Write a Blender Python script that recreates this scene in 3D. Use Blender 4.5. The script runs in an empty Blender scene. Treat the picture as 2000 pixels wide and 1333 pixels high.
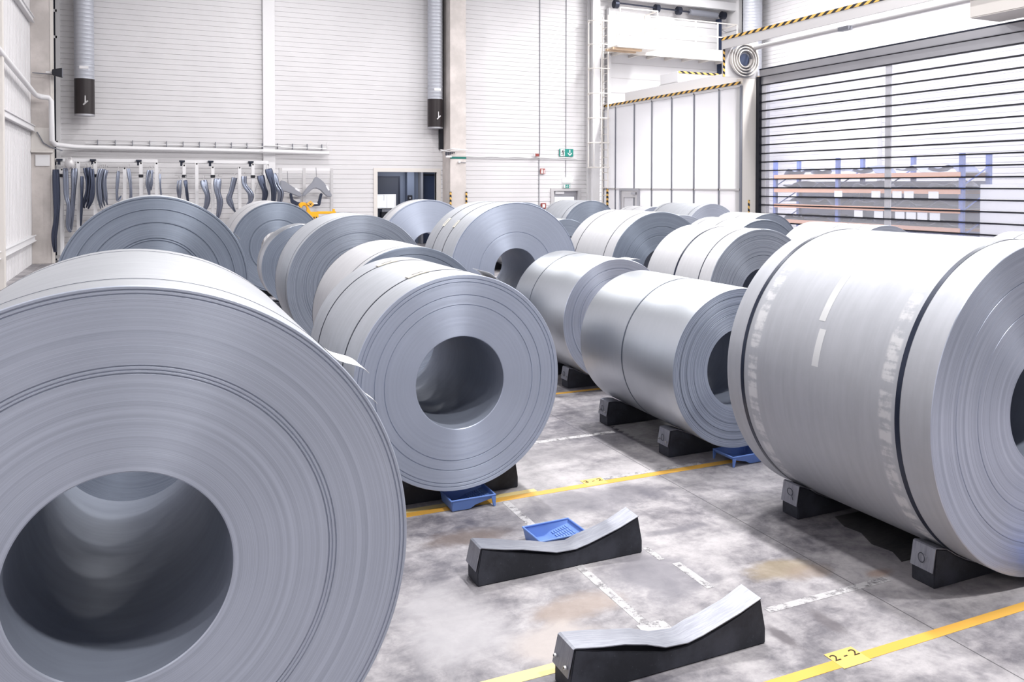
import bpy, bmesh, math, random
from mathutils import Vector, Matrix
random.seed(7)
C = bpy.context.scene.collection
PI = math.pi

# ------------------------------------------------------------------ materials
def newmat(name):
    m = bpy.data.materials.new(name); m.use_nodes = True
    nt = m.node_tree
    return m, nt, nt.nodes['Principled BSDF']

def srgb(r, g, b):
    f = lambda c: (c/255/12.92) if c/255 <= .04045 else ((c/255+.055)/1.055)**2.4
    return (f(r), f(g), f(b), 1)

def plain(name, rgb, rough=.5, metal=0.0, spec=.5):
    m, nt, b = newmat(name)
    b.inputs['Base Color'].default_value = srgb(*rgb)
    b.inputs['Roughness'].default_value = rough
    b.inputs['Metallic'].default_value = metal
    b.inputs['Specular IOR Level'].default_value = spec
    return m

def nd(nt, t, **kw):
    n = nt.nodes.new(t)
    for k, v in kw.items(): setattr(n, k, v)
    return n

def mth(nt, op, a, b=None, c=None, clamp=False):
    n = nd(nt, 'ShaderNodeMath', operation=op, use_clamp=clamp)
    for i, v in enumerate((a, b, c)):
        if v is None: continue
        if isinstance(v, (int, float)): n.inputs[i].default_value = v
        else: nt.links.new(v, n.inputs[i])
    return n.outputs[0]

def mixc(nt, fac, a, b, mode='MIX'):
    n = nd(nt, 'ShaderNodeMix', data_type='RGBA', blend_type=mode)
    for k, v in ((0, fac), (6, a), (7, b)):
        if isinstance(v, (int, float)): n.inputs[k].default_value = v
        elif isinstance(v, tuple): n.inputs[k].default_value = v
        else: nt.links.new(v, n.inputs[k])
    return n.outputs[2]

def noise(nt, vec=None, scale=5, detail=4, rough=.55, dims='3D', w=None, dist=0):
    n = nd(nt, 'ShaderNodeTexNoise', noise_dimensions=dims)
    n.inputs['Scale'].default_value = scale; n.inputs['Detail'].default_value = detail
    n.inputs['Roughness'].default_value = rough; n.inputs['Distortion'].default_value = dist
    if vec is not None: nt.links.new(vec, n.inputs['Vector'])
    if w is not None: nt.links.new(w, n.inputs['W'])
    return n.outputs['Fac']

def smooth(nt, v, lo, hi, a=0., b=1.):
    n = nd(nt, 'ShaderNodeMapRange', interpolation_type='SMOOTHSTEP')
    nt.links.new(v, n.inputs[0])
    for i, q in enumerate((lo, hi, a, b)): n.inputs[i+1].default_value = q
    return n.outputs[0]

def objxyz(nt):
    tc = nd(nt, 'ShaderNodeTexCoord'); s = nd(nt, 'ShaderNodeSeparateXYZ')
    nt.links.new(tc.outputs['Object'], s.inputs[0])
    return tc.outputs['Object'], s.outputs[0], s.outputs[1], s.outputs[2]

def bump(nt, bsdf, h, strength=.3, dist=.01):
    n = nd(nt, 'ShaderNodeBump'); n.inputs['Strength'].default_value = strength; n.inputs['Distance'].default_value = dist
    nt.links.new(h, n.inputs['Height']); nt.links.new(n.outputs[0], bsdf.inputs['Normal'])

def edge_steel(name, dark, light, rough=.42, fine=420, seed=0., metal=.9, coarse=.5):
    """coil end face: the edges of hundreds of wraps, fine concentric rings"""
    m, nt, b = newmat(name)
    vec, x, y, z = objxyz(nt)
    r = mth(nt, 'SQRT', mth(nt, 'ADD', mth(nt, 'MULTIPLY', x, x), mth(nt, 'MULTIPLY', z, z)))
    rs = mth(nt, 'ADD', r, seed)
    n1 = noise(nt, scale=fine, detail=2, dims='1D', w=rs)
    n2 = noise(nt, scale=45, detail=4, rough=.7, dims='1D', w=rs)
    n3 = noise(nt, vec, scale=3, detail=3)
    f = mth(nt, 'ADD', mth(nt, 'MULTIPLY', n1, 1-coarse), mth(nt, 'MULTIPLY', n2, coarse))
    f = smooth(nt, f, .34, .66)
    col = mixc(nt, f, srgb(*dark), srgb(*light))
    col = mixc(nt, smooth(nt, n3, .4, .75, 0, .3), col, srgb(*light))
    nt.links.new(col, b.inputs['Base Color'])
    nt.links.new(smooth(nt, n2, .3, .7, rough+.06, rough-.06), b.inputs['Roughness'])
    b.inputs['Metallic'].default_value = metal
    b.inputs['Anisotropic'].default_value = .8; b.inputs['Anisotropic Rotation'].default_value = .25
    t = nd(nt, 'ShaderNodeTangent', direction_type='RADIAL', axis='Y')
    nt.links.new(t.outputs[0], b.inputs['Tangent'])
    bump(nt, b, f, .08, .002)
    return m

def sheet_steel(name, base, rough=.4, metal=.85, mottled=.1, aniso=.35, stains=False):
    m, nt, b = newmat(name)
    vec, x, y, z = objxyz(nt)
    st = nd(nt, 'ShaderNodeCombineXYZ')
    nt.links.new(mth(nt, 'MULTIPLY', x, .9), st.inputs[0]); nt.links.new(mth(nt, 'MULTIPLY', y, 9.), st.inputs[1]); nt.links.new(mth(nt, 'MULTIPLY', z, .9), st.inputs[2])
    n1 = noise(nt, st.outputs[0], scale=3, detail=5)
    n2 = noise(nt, vec, scale=5, detail=6, rough=.65)
    f = mth(nt, 'ADD', mth(nt, 'MULTIPLY', n1, .6), mth(nt, 'MULTIPLY', n2, .4))
    c0 = srgb(*base); k = 1-mottled*1.6
    col = mixc(nt, smooth(nt, f, .35, .65), (c0[0]*k, c0[1]*k, c0[2]*k, 1), c0)
    rg = smooth(nt, f, .3, .7, rough+.02, rough-.02)
    if stains:                                  # dried chalky water marks along the straps
        an = mth(nt, 'ARCTAN2', x, z)
        blk = noise(nt, dims='1D', w=mth(nt, 'MULTIPLY', an, 11.), scale=1., detail=3, rough=.6)
        bl2 = noise(nt, vec, 16, 5, .7)
        amt = None
        for yc, hw in ((.285, .05), (1.325, .05)):
            d = mth(nt, 'ABSOLUTE', mth(nt, 'SUBTRACT', y, yc))
            e = mth(nt, 'MULTIPLY', smooth(nt, d, hw, hw*.6), smooth(nt, mth(nt, 'ADD', mth(nt, 'MULTIPLY', blk, .55), mth(nt, 'MULTIPLY', bl2, .45)), .44, .56))
            amt = e if amt is None else mth(nt, 'MAXIMUM', amt, e)
        amt = mth(nt, 'MULTIPLY', amt, .75)
        col = mixc(nt, amt, col, srgb(206, 206, 209))
        rg = mth(nt, 'ADD', rg, mth(nt, 'MULTIPLY', amt, .3))
        nt.links.new(mth(nt, 'SUBTRACT', metal, mth(nt, 'MULTIPLY', amt, .5)), b.inputs['Metallic'])
    nt.links.new(col, b.inputs['Base Color'])
    nt.links.new(rg, b.inputs['Roughness'])
    b.inputs['Metallic'].default_value = metal
    b.inputs['Anisotropic'].default_value = aniso
    t = nd(nt, 'ShaderNodeTangent', direction_type='RADIAL', axis='Y')
    nt.links.new(t.outputs[0], b.inputs['Tangent'])
    return m

M = {}
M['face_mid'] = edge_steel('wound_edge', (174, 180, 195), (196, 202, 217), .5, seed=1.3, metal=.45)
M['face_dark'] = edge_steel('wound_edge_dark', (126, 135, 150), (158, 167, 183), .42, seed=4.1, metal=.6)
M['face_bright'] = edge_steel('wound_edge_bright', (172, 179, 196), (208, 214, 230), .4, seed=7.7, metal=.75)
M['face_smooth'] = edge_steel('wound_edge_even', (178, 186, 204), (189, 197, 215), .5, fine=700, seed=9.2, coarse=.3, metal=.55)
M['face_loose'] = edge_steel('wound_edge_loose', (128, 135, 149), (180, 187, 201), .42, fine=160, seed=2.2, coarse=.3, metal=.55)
M['sheet_white'] = sheet_steel('sheet_matt', (192, 192, 196), .58, .4, .04, .2)
M['sheet_near'] = sheet_steel('sheet_near', (158, 160, 166), .55, .45, .04, .2)
M['sheet_mid'] = sheet_steel('sheet_galvanised', (176, 179, 186), .54, .5, .05)
M['sheet_stained'] = sheet_steel('sheet_stained', (172, 174, 181), .58, .45, .05, stains=True)
M['sheet_shine'] = sheet_steel('sheet_bright', (178, 182, 189), .37, .9, .015, .4)
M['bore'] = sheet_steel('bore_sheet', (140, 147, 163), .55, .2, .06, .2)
M['strap'] = plain('strap_steel', (28, 36, 56), .35, .4)
M['thinline'] = plain('strap_grey', (96, 104, 118), .4, .6)
M['card'] = plain('protector_card', (222, 216, 202), .8)
M['cardred'] = plain('protector_print', (206, 178, 120), .8)
M['paper'] = plain('paper_white', (238, 238, 242), .7)
M['tape_clear'] = plain('adhesive_tape', (208, 209, 211), .5, .5)
M['rubber'] = None
M['white'] = plain('white_paint', (232, 231, 234), .55)
M['white_pipe'] = plain('white_jacket', (236, 235, 238), .5)
M['offwhite'] = plain('offwhite_paint', (224, 219, 215), .5)
M['cream'] = plain('cream_paint', (240, 235, 230), .5)
M['greyplastic'] = plain('grey_plastic', (128, 130, 140), .5)
M['dark'] = plain('dark_rubber', (18, 20, 32), .5)
M['darkmetal'] = plain('dark_metal', (52, 56, 70), .4, .6)
M['alu'] = plain('aluminium', (176, 176, 182), .38, .7)
M['alu_light'] = plain('aluminium_light', (206, 204, 206), .45, .4)
M['navy'] = plain('navy_paint', (46, 58, 86), .5)
M['yellow'] = plain('yellow_tape', (228, 176, 80), .5)
M['yellow_pale'] = plain('yellow_label', (234, 196, 112), .5)
M['yellow_worn'] = plain('yellow_worn', (226, 204, 142), .7)
M['ink'] = plain('black_ink', (48, 36, 20), .7)
M['marker'] = plain('marker_grey', (50, 54, 66), .7)
M['orange_y'] = plain('crane_yellow', (247, 178, 36), .45)
M['green'] = plain('sign_green', (24, 140, 128), .5)
M['green_band'] = plain('green_band', (18, 110, 100), .5)
M['red'] = plain('sign_red', (170, 92, 86), .5)
M['red_dark'] = plain('alarm_red', (150, 70, 66), .5)
M['rack_blue'] = plain('rack_blue', (84, 104, 172), .45)
M['beam_orange'] = plain('beam_orange', (214, 160, 130), .5)
M['wood'] = plain('wood', (202, 176, 150), .7)
M['sheetpart'] = plain('stamped_steel', (128, 134, 150), .3, .85)
M['sheetpart_dark'] = plain('stamped_steel_dark', (74, 80, 98), .32, .8)
M['shelf_sheet'] = plain('shelf_sheet_steel', (150, 158, 188), .35, .4)
M['shelf_sheet_pale'] = plain('shelf_sheet_steel_pale', (184, 190, 208), .35, .4)
M['fender'] = plain('fender_grey', (158, 160, 170), .42, .5)
M['silver'] = plain('silver_duct', (196, 199, 208), .5, .45)
M['black_sleeve'] = plain('black_sleeve', (44, 38, 40), .4, .2)
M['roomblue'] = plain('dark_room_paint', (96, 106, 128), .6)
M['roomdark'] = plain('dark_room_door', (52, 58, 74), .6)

def blue_tray():
    m, nt, b = newmat('tray_plastic'); b.inputs['Base Color'].default_value = srgb(108, 140, 208)
    b.inputs['Roughness'].default_value = .38
    return m
M['tray'] = blue_tray()

def rubber():
    m, nt, b = newmat('black_rubber')
    vec, x, y, z = objxyz(nt)
    n = noise(nt, vec, 60, 5, .7); n2 = noise(nt, vec, 5, 4)
    col = mixc(nt, smooth(nt, n2, .4, .7), srgb(34, 36, 44), srgb(58, 60, 70))
    col = mixc(nt, smooth(nt, n, .62, .75, 0, .5), col, srgb(104, 106, 116))
    nt.links.new(col, b.inputs['Base Color']); b.inputs['Roughness'].default_value = .72
    bump(nt, b, n, .35, .004)
    return m
M['rubber'] = rubber()

def scuffed(name, a, c, rough=.42, metal=.6):
    m, nt, b = newmat(name)
    vec, x, y, z = objxyz(nt)
    st = nd(nt, 'ShaderNodeCombineXYZ')
    nt.links.new(mth(nt, 'MULTIPLY', x, 3.), st.inputs[0]); nt.links.new(mth(nt, 'MULTIPLY', y, 40.), st.inputs[1]); nt.links.new(mth(nt, 'MULTIPLY', z, 3.), st.inputs[2])
    n = noise(nt, st.outputs[0], 3, 6, .7); n2 = noise(nt, vec, 4, 4)
    f = mth(nt, 'ADD', mth(nt, 'MULTIPLY', n, .6), mth(nt, 'MULTIPLY', n2, .4))
    nt.links.new(mixc(nt, smooth(nt, f, .38, .62), srgb(*a), srgb(*c)), b.inputs['Base Color'])
    b.inputs['Roughness'].default_value = rough; b.inputs['Metallic'].default_value = metal
    return m
M['plate'] = scuffed('cradle_plate', (132, 134, 144), (158, 160, 170))
M['corrugated'] = scuffed('corrugated_sheet', (128, 126, 128), (168, 166, 168), .7, 0)
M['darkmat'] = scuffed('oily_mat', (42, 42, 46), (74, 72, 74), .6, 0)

def concrete_col():
    m, nt, b = newmat('column_concrete')
    vec, x, y, z = objxyz(nt)
    n = noise(nt, vec, 1.4, 6, .6); n2 = noise(nt, vec, 22, 4)
    col = mixc(nt, smooth(nt, n, .35, .7), srgb(200, 193, 190), srgb(222, 214, 211))
    col = mixc(nt, smooth(nt, n2, .55, .8, 0, .25), col, srgb(176, 170, 170))
    nt.links.new(col, b.inputs['Base Color']); b.inputs['Roughness'].default_value = .8
    return m
M['concrete'] = concrete_col()

def worn_tape():
    m, nt, b = newmat('worn_white_tape')
    vec, x, y, z = objxyz(nt)
    n = noise(nt, vec, 14, 6, .75)
    nt.links.new(mixc(nt, smooth(nt, n, .36, .56), srgb(160, 158, 162), srgb(188, 186, 189)), b.inputs['Base Color'])
    b.inputs['Roughness'].default_value = .6
    tr = nd(nt, 'ShaderNodeBsdfTransparent'); mx = nd(nt, 'ShaderNodeMixShader')
    nt.links.new(smooth(nt, n, .3, .52), mx.inputs[0]); nt.links.new(tr.outputs[0], mx.inputs[1]); nt.links.new(b.outputs[0], mx.inputs[2])
    nt.links.new(mx.outputs[0], nt.nodes['Material Output'].inputs[0])
    return m
M['white_tape'] = worn_tape()

def hazard(period=.16):
    m, nt, b = newmat('hazard_tape')
    vec, x, y, z = objxyz(nt)
    s = mth(nt, 'ADD', mth(nt, 'ADD', mth(nt, 'MULTIPLY', x, .6), mth(nt, 'MULTIPLY', y, .55)), z)
    f = mth(nt, 'FRACT', mth(nt, 'DIVIDE', s, period))
    nt.links.new(mixc(nt, mth(nt, 'GREATER_THAN', f, .5), srgb(226, 180, 92), srgb(18, 18, 26)), b.inputs['Base Color'])
    b.inputs['Roughness'].default_value = .5
    return m
M['hazard'] = hazard()

def floor_mat():
    m, nt, b = newmat('floor_concrete')
    vec, x, y, z = objxyz(nt)
    n1 = noise(nt, vec, .55, 6, .62, dist=.6); n2 = noise(nt, vec, 2.3, 8, .68, dist=.4); n3 = noise(nt, vec, 26, 6, .7)
    st = nd(nt, 'ShaderNodeCombineXYZ')
    nt.links.new(mth(nt, 'MULTIPLY', x, .5), st.inputs[0]); nt.links.new(mth(nt, 'MULTIPLY', y, 2.2), st.inputs[1])
    n4 = noise(nt, st.outputs[0], 1.7, 7, .7, dist=.5)
    n5 = noise(nt, vec, 8., 8, .72, dist=.3)
    f = mth(nt, 'ADD', mth(nt, 'MULTIPLY', n1, .36), mth(nt, 'ADD', mth(nt, 'MULTIPLY', n2, .27), mth(nt, 'ADD', mth(nt, 'MULTIPLY', n4, .15), mth(nt, 'MULTIPLY', n5, .22))))
    f = smooth(nt, f, .39, .61)
    col = mixc(nt, f, srgb(84, 82, 91), srgb(184, 180, 183))
    col = mixc(nt, smooth(nt, n3, .5, .75, 0, .35), col, srgb(126, 123, 128))
    col = mixc(nt, smooth(nt, n3, .66, .72, 0, .4), col, srgb(196, 194, 198))
    def stain(px, py, rx, ry, rgb, amt, col):
        dx = mth(nt, 'DIVIDE', mth(nt, 'SUBTRACT', x, px), rx); dy = mth(nt, 'DIVIDE', mth(nt, 'SUBTRACT', y, py), ry)
        d = mth(nt, 'SQRT', mth(nt, 'ADD', mth(nt, 'MULTIPLY', dx, dx), mth(nt, 'MULTIPLY', dy, dy)))
        d = mth(nt, 'ADD', d, mth(nt, 'MULTIPLY', mth(nt, 'SUBTRACT', n2, .5), 1.9))
        return mixc(nt, smooth(nt, d, 1.1, .35, 0, amt), col, srgb(*rgb))
    for a in ((1.75, 4.85, .35, .14, (113, 99, 92), .7), (1.98, 4.62, .16, .08, (110, 104, 108), .6), (2.0, 3.82, .32, .14, (151, 135, 125), .7),
              (3.22, 3.72, .24, .13, (151, 135, 104), .6), (3.36, 3.62, .2, .1, (144, 129, 118), .6), (2.55, 4.0, .32, .5, (115, 113, 122), .75),
              (2.75, 5.1, .7, .3, (113, 111, 120), .6), (3.0, 6.1, .7, .25, (116, 113, 118), .5), (3.0, 4.42, .35, .05, (101, 99, 108), .6),
              (3.05, 3.16, .05, .16, (96, 91, 96), .7), (2.75, 3.15, .045, .14, (94, 89, 94), .8), (3.7, 3.45, .12, .06, (134, 96, 61), .5),
              (1.75, 3.55, .3, .2, (177, 168, 165), .8), (1.35, 3.9, .3, .5, (176, 173, 177), .7)):
        col = stain(*a, col)
    # saw-cut joints between the slabs
    def joint(c, p, wdt, col):
        d = mth(nt, 'ABSOLUTE', mth(nt, 'SUBTRACT', c, p))
        return mixc(nt, mth(nt, 'MULTIPLY', mth(nt, 'LESS_THAN', d, wdt), .75), col, srgb(62, 60, 66))
    col = joint(x, 3.465, .0035, col); col = joint(y, 7.0, .0035, col); col = joint(x, 9.5, .004, col); col = joint(x, -2.5, .004, col); col = joint(y, 1.0, .004, col); col = joint(y, 13., .004, col)
    nt.links.new(col, b.inputs['Base Color'])
    nt.links.new(smooth(nt, n2, .3, .7, .5, .68), b.inputs['Roughness'])
    bump(nt, b, n3, .08, .01)
    return m
M['floor'] = floor_mat()

def wallpaint(name, rgb, rough=.5):
    m, nt, b = newmat(name)
    vec, x, y, z = objxyz(nt)
    n = noise(nt, vec, .8, 3)
    k = mixc(nt, smooth(nt, n, .3, .7), srgb(*[c-5 for c in rgb]), srgb(*rgb))
    nt.links.new(k, b.inputs['Base Color']); b.inputs['Roughness'].default_value = rough
    return m
M['wall'] = wallpaint('wall_panel_paint', (224, 222, 225))
M['ceiling'] = wallpaint('ceiling_paint', (132, 134, 140), .7)
M['wall_far'] = wallpaint('far_wall_paint', (150, 152, 158), .7)

def translucent_panel():
    m, nt, b = newmat('frosted_panel')
    d = nd(nt, 'ShaderNodeBsdfDiffuse'); d.inputs[0].default_value = (.86, .86, .88, 1)
    t = nd(nt, 'ShaderNodeBsdfTranslucent'); t.inputs[0].default_value = (.9, .9, .92, 1)
    p = nd(nt, 'ShaderNodeBsdfTransparent')
    m1 = nd(nt, 'ShaderNodeMixShader'); m1.inputs[0].default_value = .6
    nt.links.new(d.outputs[0], m1.inputs[1]); nt.links.new(t.outputs[0], m1.inputs[2])
    m2 = nd(nt, 'ShaderNodeMixShader'); m2.inputs[0].default_value = .22
    nt.links.new(m1.outputs[0], m2.inputs[1]); nt.links.new(p.outputs[0], m2.inputs[2])
    nt.links.new(m2.outputs[0], nt.nodes['Material Output'].inputs[0])
    return m
M['frosted'] = translucent_panel()

def clear_slat():
    m, nt, b = newmat('clear_slat')
    b.inputs['Base Color'].default_value = (.9, .9, .95, 1); b.inputs['Roughness'].default_value = .12
    p = nd(nt, 'ShaderNodeBsdfTransparent'); p.inputs[0].default_value = (.93, .94, .98, 1)
    mx = nd(nt, 'ShaderNodeMixShader'); mx.inputs[0].default_value = .8
    nt.links.new(b.outputs[0], mx.inputs[1]); nt.links.new(p.outputs[0], mx.inputs[2])
    nt.links.new(mx.outputs[0], nt.nodes['Material Output'].inputs[0])
    return m
M['clear'] = clear_slat()

def glow(name, rgb, s):
    m, nt, b = newmat(name)
    b.inputs['Base Color'].default_value = srgb(*rgb); b.inputs['Emission Color'].default_value = srgb(*rgb); b.inputs['Emission Strength'].default_value = s
    return m
M['lampglow'] = glow('lamp_cover', (255, 255, 255), 1.6)
M['doorglass'] = glow('daylit_glass', (246, 248, 255), 1.3)
M['monitor'] = glow('lit_window', (214, 226, 255), .9)

# ------------------------------------------------------------------ mesh builder
class MB:
    def __init__(s): s.v = []; s.f = []; s.mi = []; s.sm = []
    def add(s, vs, fs, mi=0, sm=False):
        o = len(s.v); s.v += [tuple(p) for p in vs]
        for f in fs: s.f.append([i+o for i in f]); s.mi.append(mi); s.sm.append(sm)
        return s
    def box(s, x0, x1, y0, y1, z0, z1, mi=0):
        v = [(x, y, z) for z in (z0, z1) for y in (y0, y1) for x in (x0, x1)]
        return s.add(v, [(0, 2, 3, 1), (4, 5, 7, 6), (0, 1, 5, 4), (2, 6, 7, 3), (0, 4, 6, 2), (1, 3, 7, 5)], mi)
    def quad(s, a, b, c, d, mi=0): return s.add([a, b, c, d], [(0, 1, 2, 3)], mi)
    def prism(s, poly, axis, a, b, mi=0):
        """extrude a 2-D outline along an axis: axis 'y' takes (x,z), 'x' takes (y,z), 'z' takes (x,y)"""
        mk = {'y': lambda p, t: (p[0], t, p[1]), 'x': lambda p, t: (t, p[0], p[1]), 'z': lambda p, t: (p[0], p[1], t)}[axis]
        n = len(poly); vs = [mk(p, a) for p in poly]+[mk(p, b) for p in poly]
        return s.add(vs, [list(range(n)), list(range(2*n-1, n-1, -1))]+[(i, (i+1) % n, n+(i+1) % n, n+i) for i in range(n)], mi)
    def tube(s, pts, r, n=10, mi=0, cap=True):
        pts = [Vector(p) for p in pts]; rings = []; prev = None
        rr = r if isinstance(r, (list, tuple)) else [r]*len(pts)
        for i, p in enumerate(pts):
            d = (pts[min(i+1, len(pts)-1)]-pts[max(i-1, 0)]).normalized()
            if prev is None:
                u = d.orthogonal().normalized()
            else:
                u = (prev-d*prev.dot(d))
                u = u.normalized() if u.length > 1e-6 else d.orthogonal().normalized()
            prev = u; w = d.cross(u)
            k = 1.
            if 0 < i < len(pts)-1:
                ca = (pts[i]-pts[i-1]).normalized().dot((pts[i+1]-pts[i]).normalized())
                k = 1/max(.6, math.sqrt(max(0, (1+ca)/2)))
            rings.append([p+(u*math.cos(a)+w*math.sin(a))*rr[i]*k for a in [2*PI*j/n for j in range(n)]])
        vs = [q for rg in rings for q in rg]; fs = []
        for i in range(len(rings)-1):
            for j in range(n): fs.append((i*n+j, i*n+(j+1) % n, (i+1)*n+(j+1) % n, (i+1)*n+j))
        s.add(vs, fs, mi, True)
        if cap: s.add(rings[0], [list(range(n-1, -1, -1))], mi); s.add(rings[-1], [list(range(n))], mi)
        return s
    def lathe_y(s, prof, n, mis, closed=True):
        """prof: list of (r,y); revolve about the local Y axis; mis: material per segment"""
        m = len(prof); vs = []
        for k in range(n):
            a = 2*PI*k/n; ca, sa = math.cos(a), math.sin(a)
            vs += [(r*sa, y, r*ca) for r, y in prof]
        o = len(s.v); s.v += vs
        segs = m if closed else m-1
        for k in range(n):
            k2 = (k+1) % n
            for i in range(segs):
                j = (i+1) % m
                s.f.append([o+k*m+i, o+k*m+j, o+k2*m+j, o+k2*m+i]); s.mi.append(mis[i] if isinstance(mis, list) else mis); s.sm.append(True)
        return s
    def build(s, name, mats, parent=None, loc=(0, 0, 0), rz=0, sharp=35, bevel=0, smooth_all=False):
        me = bpy.data.meshes.new(name); me.from_pydata(s.v, [], s.f); me.update()
        mats = mats if isinstance(mats, (list, tuple)) else [mats]
        for q in mats: me.materials.append(q)
        me.polygons.foreach_set('material_index', s.mi)
        me.polygons.foreach_set('use_smooth', [True if (smooth_all or bevel) else x for x in s.sm])
        bm = bmesh.new(); bm.from_mesh(me); bmesh.ops.recalc_face_normals(bm, faces=bm.faces)
        if bevel:
            bmesh.ops.bevel(bm, geom=[e for e in bm.edges if e.is_manifold and e.calc_face_angle(0) > .5], offset=bevel, segments=2, affect='EDGES', clamp_overlap=True)
        bm.to_mesh(me); bm.free()
        me.set_sharp_from_angle(angle=math.radians(sharp))
        o = bpy.data.objects.new(name, me); C.objects.link(o)
        o.location = loc; o.rotation_euler = (0, 0, rz)
        if parent: o.parent = parent
        return o

def tag(o, label=None, cat=None, group=None, kind=None):
    if cat and not kind: kind = 'thing'
    for k, v in (('label', label), ('category', cat), ('group', group), ('kind', kind)):
        if v: o[k] = v
    return o
def thing(name, label, cat, loc=(0, 0, 0), rz=0, group=None):
    o = bpy.data.objects.new(name, None); C.objects.link(o); o.empty_display_size = .1
    o.location = loc; o.rotation_euler = (0, 0, rz)
    return tag(o, label, cat, group)
def struct(o): o['kind'] = 'structure'; return o

def text_mesh(txt, size, name, mat, parent, M4):
    cu = bpy.data.curves.new('lettering', 'FONT'); cu.body = txt; cu.size = size; cu.align_x = 'CENTER'; cu.align_y = 'CENTER'; cu.extrude = .0006
    t = bpy.data.objects.new('lettering', cu); C.objects.link(t)
    dg = bpy.context.evaluated_depsgraph_get(); dg.update()
    me = bpy.data.meshes.new_from_object(t.evaluated_get(dg)); bpy.data.objects.remove(t); bpy.data.curves.remove(cu)
    me.transform(M4); me.materials.clear(); me.materials.append(mat)
    o = bpy.data.objects.new(name, me); C.objects.link(o); o.parent = parent
    return o
# ------------------------------------------------------------------ coils and their cradles
def coil_body(R, L, rb, rings, gw, seg, rough_face):
    rnd = random.Random(int(R*1e4)+int(L*100))
    front = []
    n = rough_face
    marks = sorted(rings)
    rads = [rb+.004+(R-.008-rb)*i/n for i in range(n+1)]
    pts = [(r, rnd.uniform(-.0005, .0005)) for r in rads]
    for g in marks:
        r = g*R
        pts = [p for p in pts if abs(p[0]-r) > gw*1.3]
        pts += [(r-gw, 0), (r-gw*.4, gw*1.6), (r+gw*.4, gw*1.6), (r+gw, 0)]
    pts.sort()
    prof = [(rb, .004)]+pts+[(R-.003, 0), (R, .004)]
    mi = [0]*(len(prof)-1)
    prof += [(R, L-.004), (R-.004, L), (rb+.004, L), (rb, L-.004)]
    mi += [1, 0, 0, 0, 2]
    # the bore is wound from wraps of slightly different width: shallow inner steps
    return MB().lathe_y(prof, seg, mi)

def cradle(x, y, z_low=.085, length=1.03, R=None, label=None, group='rubber coil cradles', screws=False, mark=None, off=0., gap=(0, .012, .02, .012, 0), zend=.21, flip_end=.06, width=.15):
    t = thing('coil_cradle', label, 'cradle', (x, y, 0), 0, group)
    h = length/2
    if R:
        xs = [-h+.02+(length-.04)*i/16 for i in range(17)]
        top = [(q, min(zend, z_low+R-math.sqrt(max(R*R-(q+off)**2, 1e-4))-.0125)) for q in xs]
    else:
        k = length/1.03
        top = [(-.49*k, .2), (-.36*k, .162), (-.25*k, .133), (-.14*k, .106), (-.04*k, .086), (.08*k, .085), (.16*k, .1), (.24*k, .122), (.37*k, .165), (.49*k, .214)]
    w0, w1 = width/2, width/2-.006
    m = MB(); n = len(top)
    vs = []; 
    for s in (-1, 1):
        vs += [(-h, s*w0, 0)]+[(-h, s*w0, .07)]+[(p[0], s*w1, p[1]) for p in top]+[(h, s*w0, .07), (h, s*w0, 0)]
    q = n+4
    fs = [list(range(q)), list(range(2*q-1, q-1, -1))]+[(i, q+i, q+(i+1) % q, (i+1) % q) for i in range(q)]
    m.add(vs, fs)
    m.build('rubber_block', M['rubber'], t, bevel=.005)
    # sheet-metal cover lying in the saddle and folded down over one end
    th = .004; path = [(-h-.009, .085), (top[0][0]-.007, top[0][1]+.001)]
    for i, (px, pz) in enumerate(top):
        u = i/(n-1); g = .0025
        if not R:
            a = len(gap)-1; f = u*a; j = min(int(f), a-1); g += gap[j]+(gap[j+1]-gap[j])*(f-j)
        path.append((px, pz+g))
    mm = MB(); w = width/2-.002
    vs = []
    for i, (px, pz) in enumerate(path):
        a = Vector((path[max(i-1, 0)][0], path[max(i-1, 0)][1])); b_ = Vector((path[min(i+1, len(path)-1)][0], path[min(i+1, len(path)-1)][1]))
        d = (b_-a).normalized(); nn = Vector((-d.y, d.x))*th
        for s in (-1, 1):
            wave = 0 if R or i in (0, 1, 2) else .003*math.sin(i*2.3+s)
            vs += [(px, s*w, pz+wave), (px+nn.x, s*w, pz+nn.y+wave)]
    fs = []
    for i in range(len(path)-1):
        o = i*4
        fs += [(o, o+4, o+6, o+2), (o+1, o+3, o+7, o+5), (o, o+1, o+5, o+4), (o+2, o+6, o+7, o+3)]
    fs += [(0, 2, 3, 1), (len(vs)-4, len(vs)-3, len(vs)-1, len(vs)-2)]
    mm.add(vs, fs, 0, True); cp = mm.build('cover_plate', M['plate'], t, sharp=25)
    if screws:
        for s, zz in ((-1, .12), (1, .125)):
            k = MB()
            k.tube([(-h-.009, s*.048, zz), (-h-.018, s*.048, zz)], .0085, 10)
            k.tube([(-h-.018, s*.048, zz), (-h-.0195, s*.048, zz)], .004, 6, 1)
            o = k.build('screw', [M['alu_light'], M['darkmetal']], cp); o['label'] = 'small bright screw'
    if mark:
        k = MB()
        xx = -h-.0125
        # hand drawn strokes on the folded end (plane facing -X), text up = +Z, right = -Y
        if mark == '9':
            loop = [(.026*math.cos(a)+.012, .022*math.sin(a)+.015) for a in [2*PI*i/14 for i in range(15)]]
            k.tube([(xx+.006*0, -p[0], .15+p[1]) for p in loop], .0022, 5)
            k.tube([(xx, -.036, .16), (xx, -.03, .14), (xx-.001, -.04, .118)], .0022, 5)
        else:
            loop = [(.02*math.cos(a), .026*math.sin(a)) for a in [2*PI*i/16 for i in range(17)]]
            k.tube([(xx, -p[0], .145+p[1]) for p in loop], .002, 5)
        o = k.build('number_marking', M['marker'], cp); o['label'] = 'hand drawn round digit'
    return t

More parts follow.
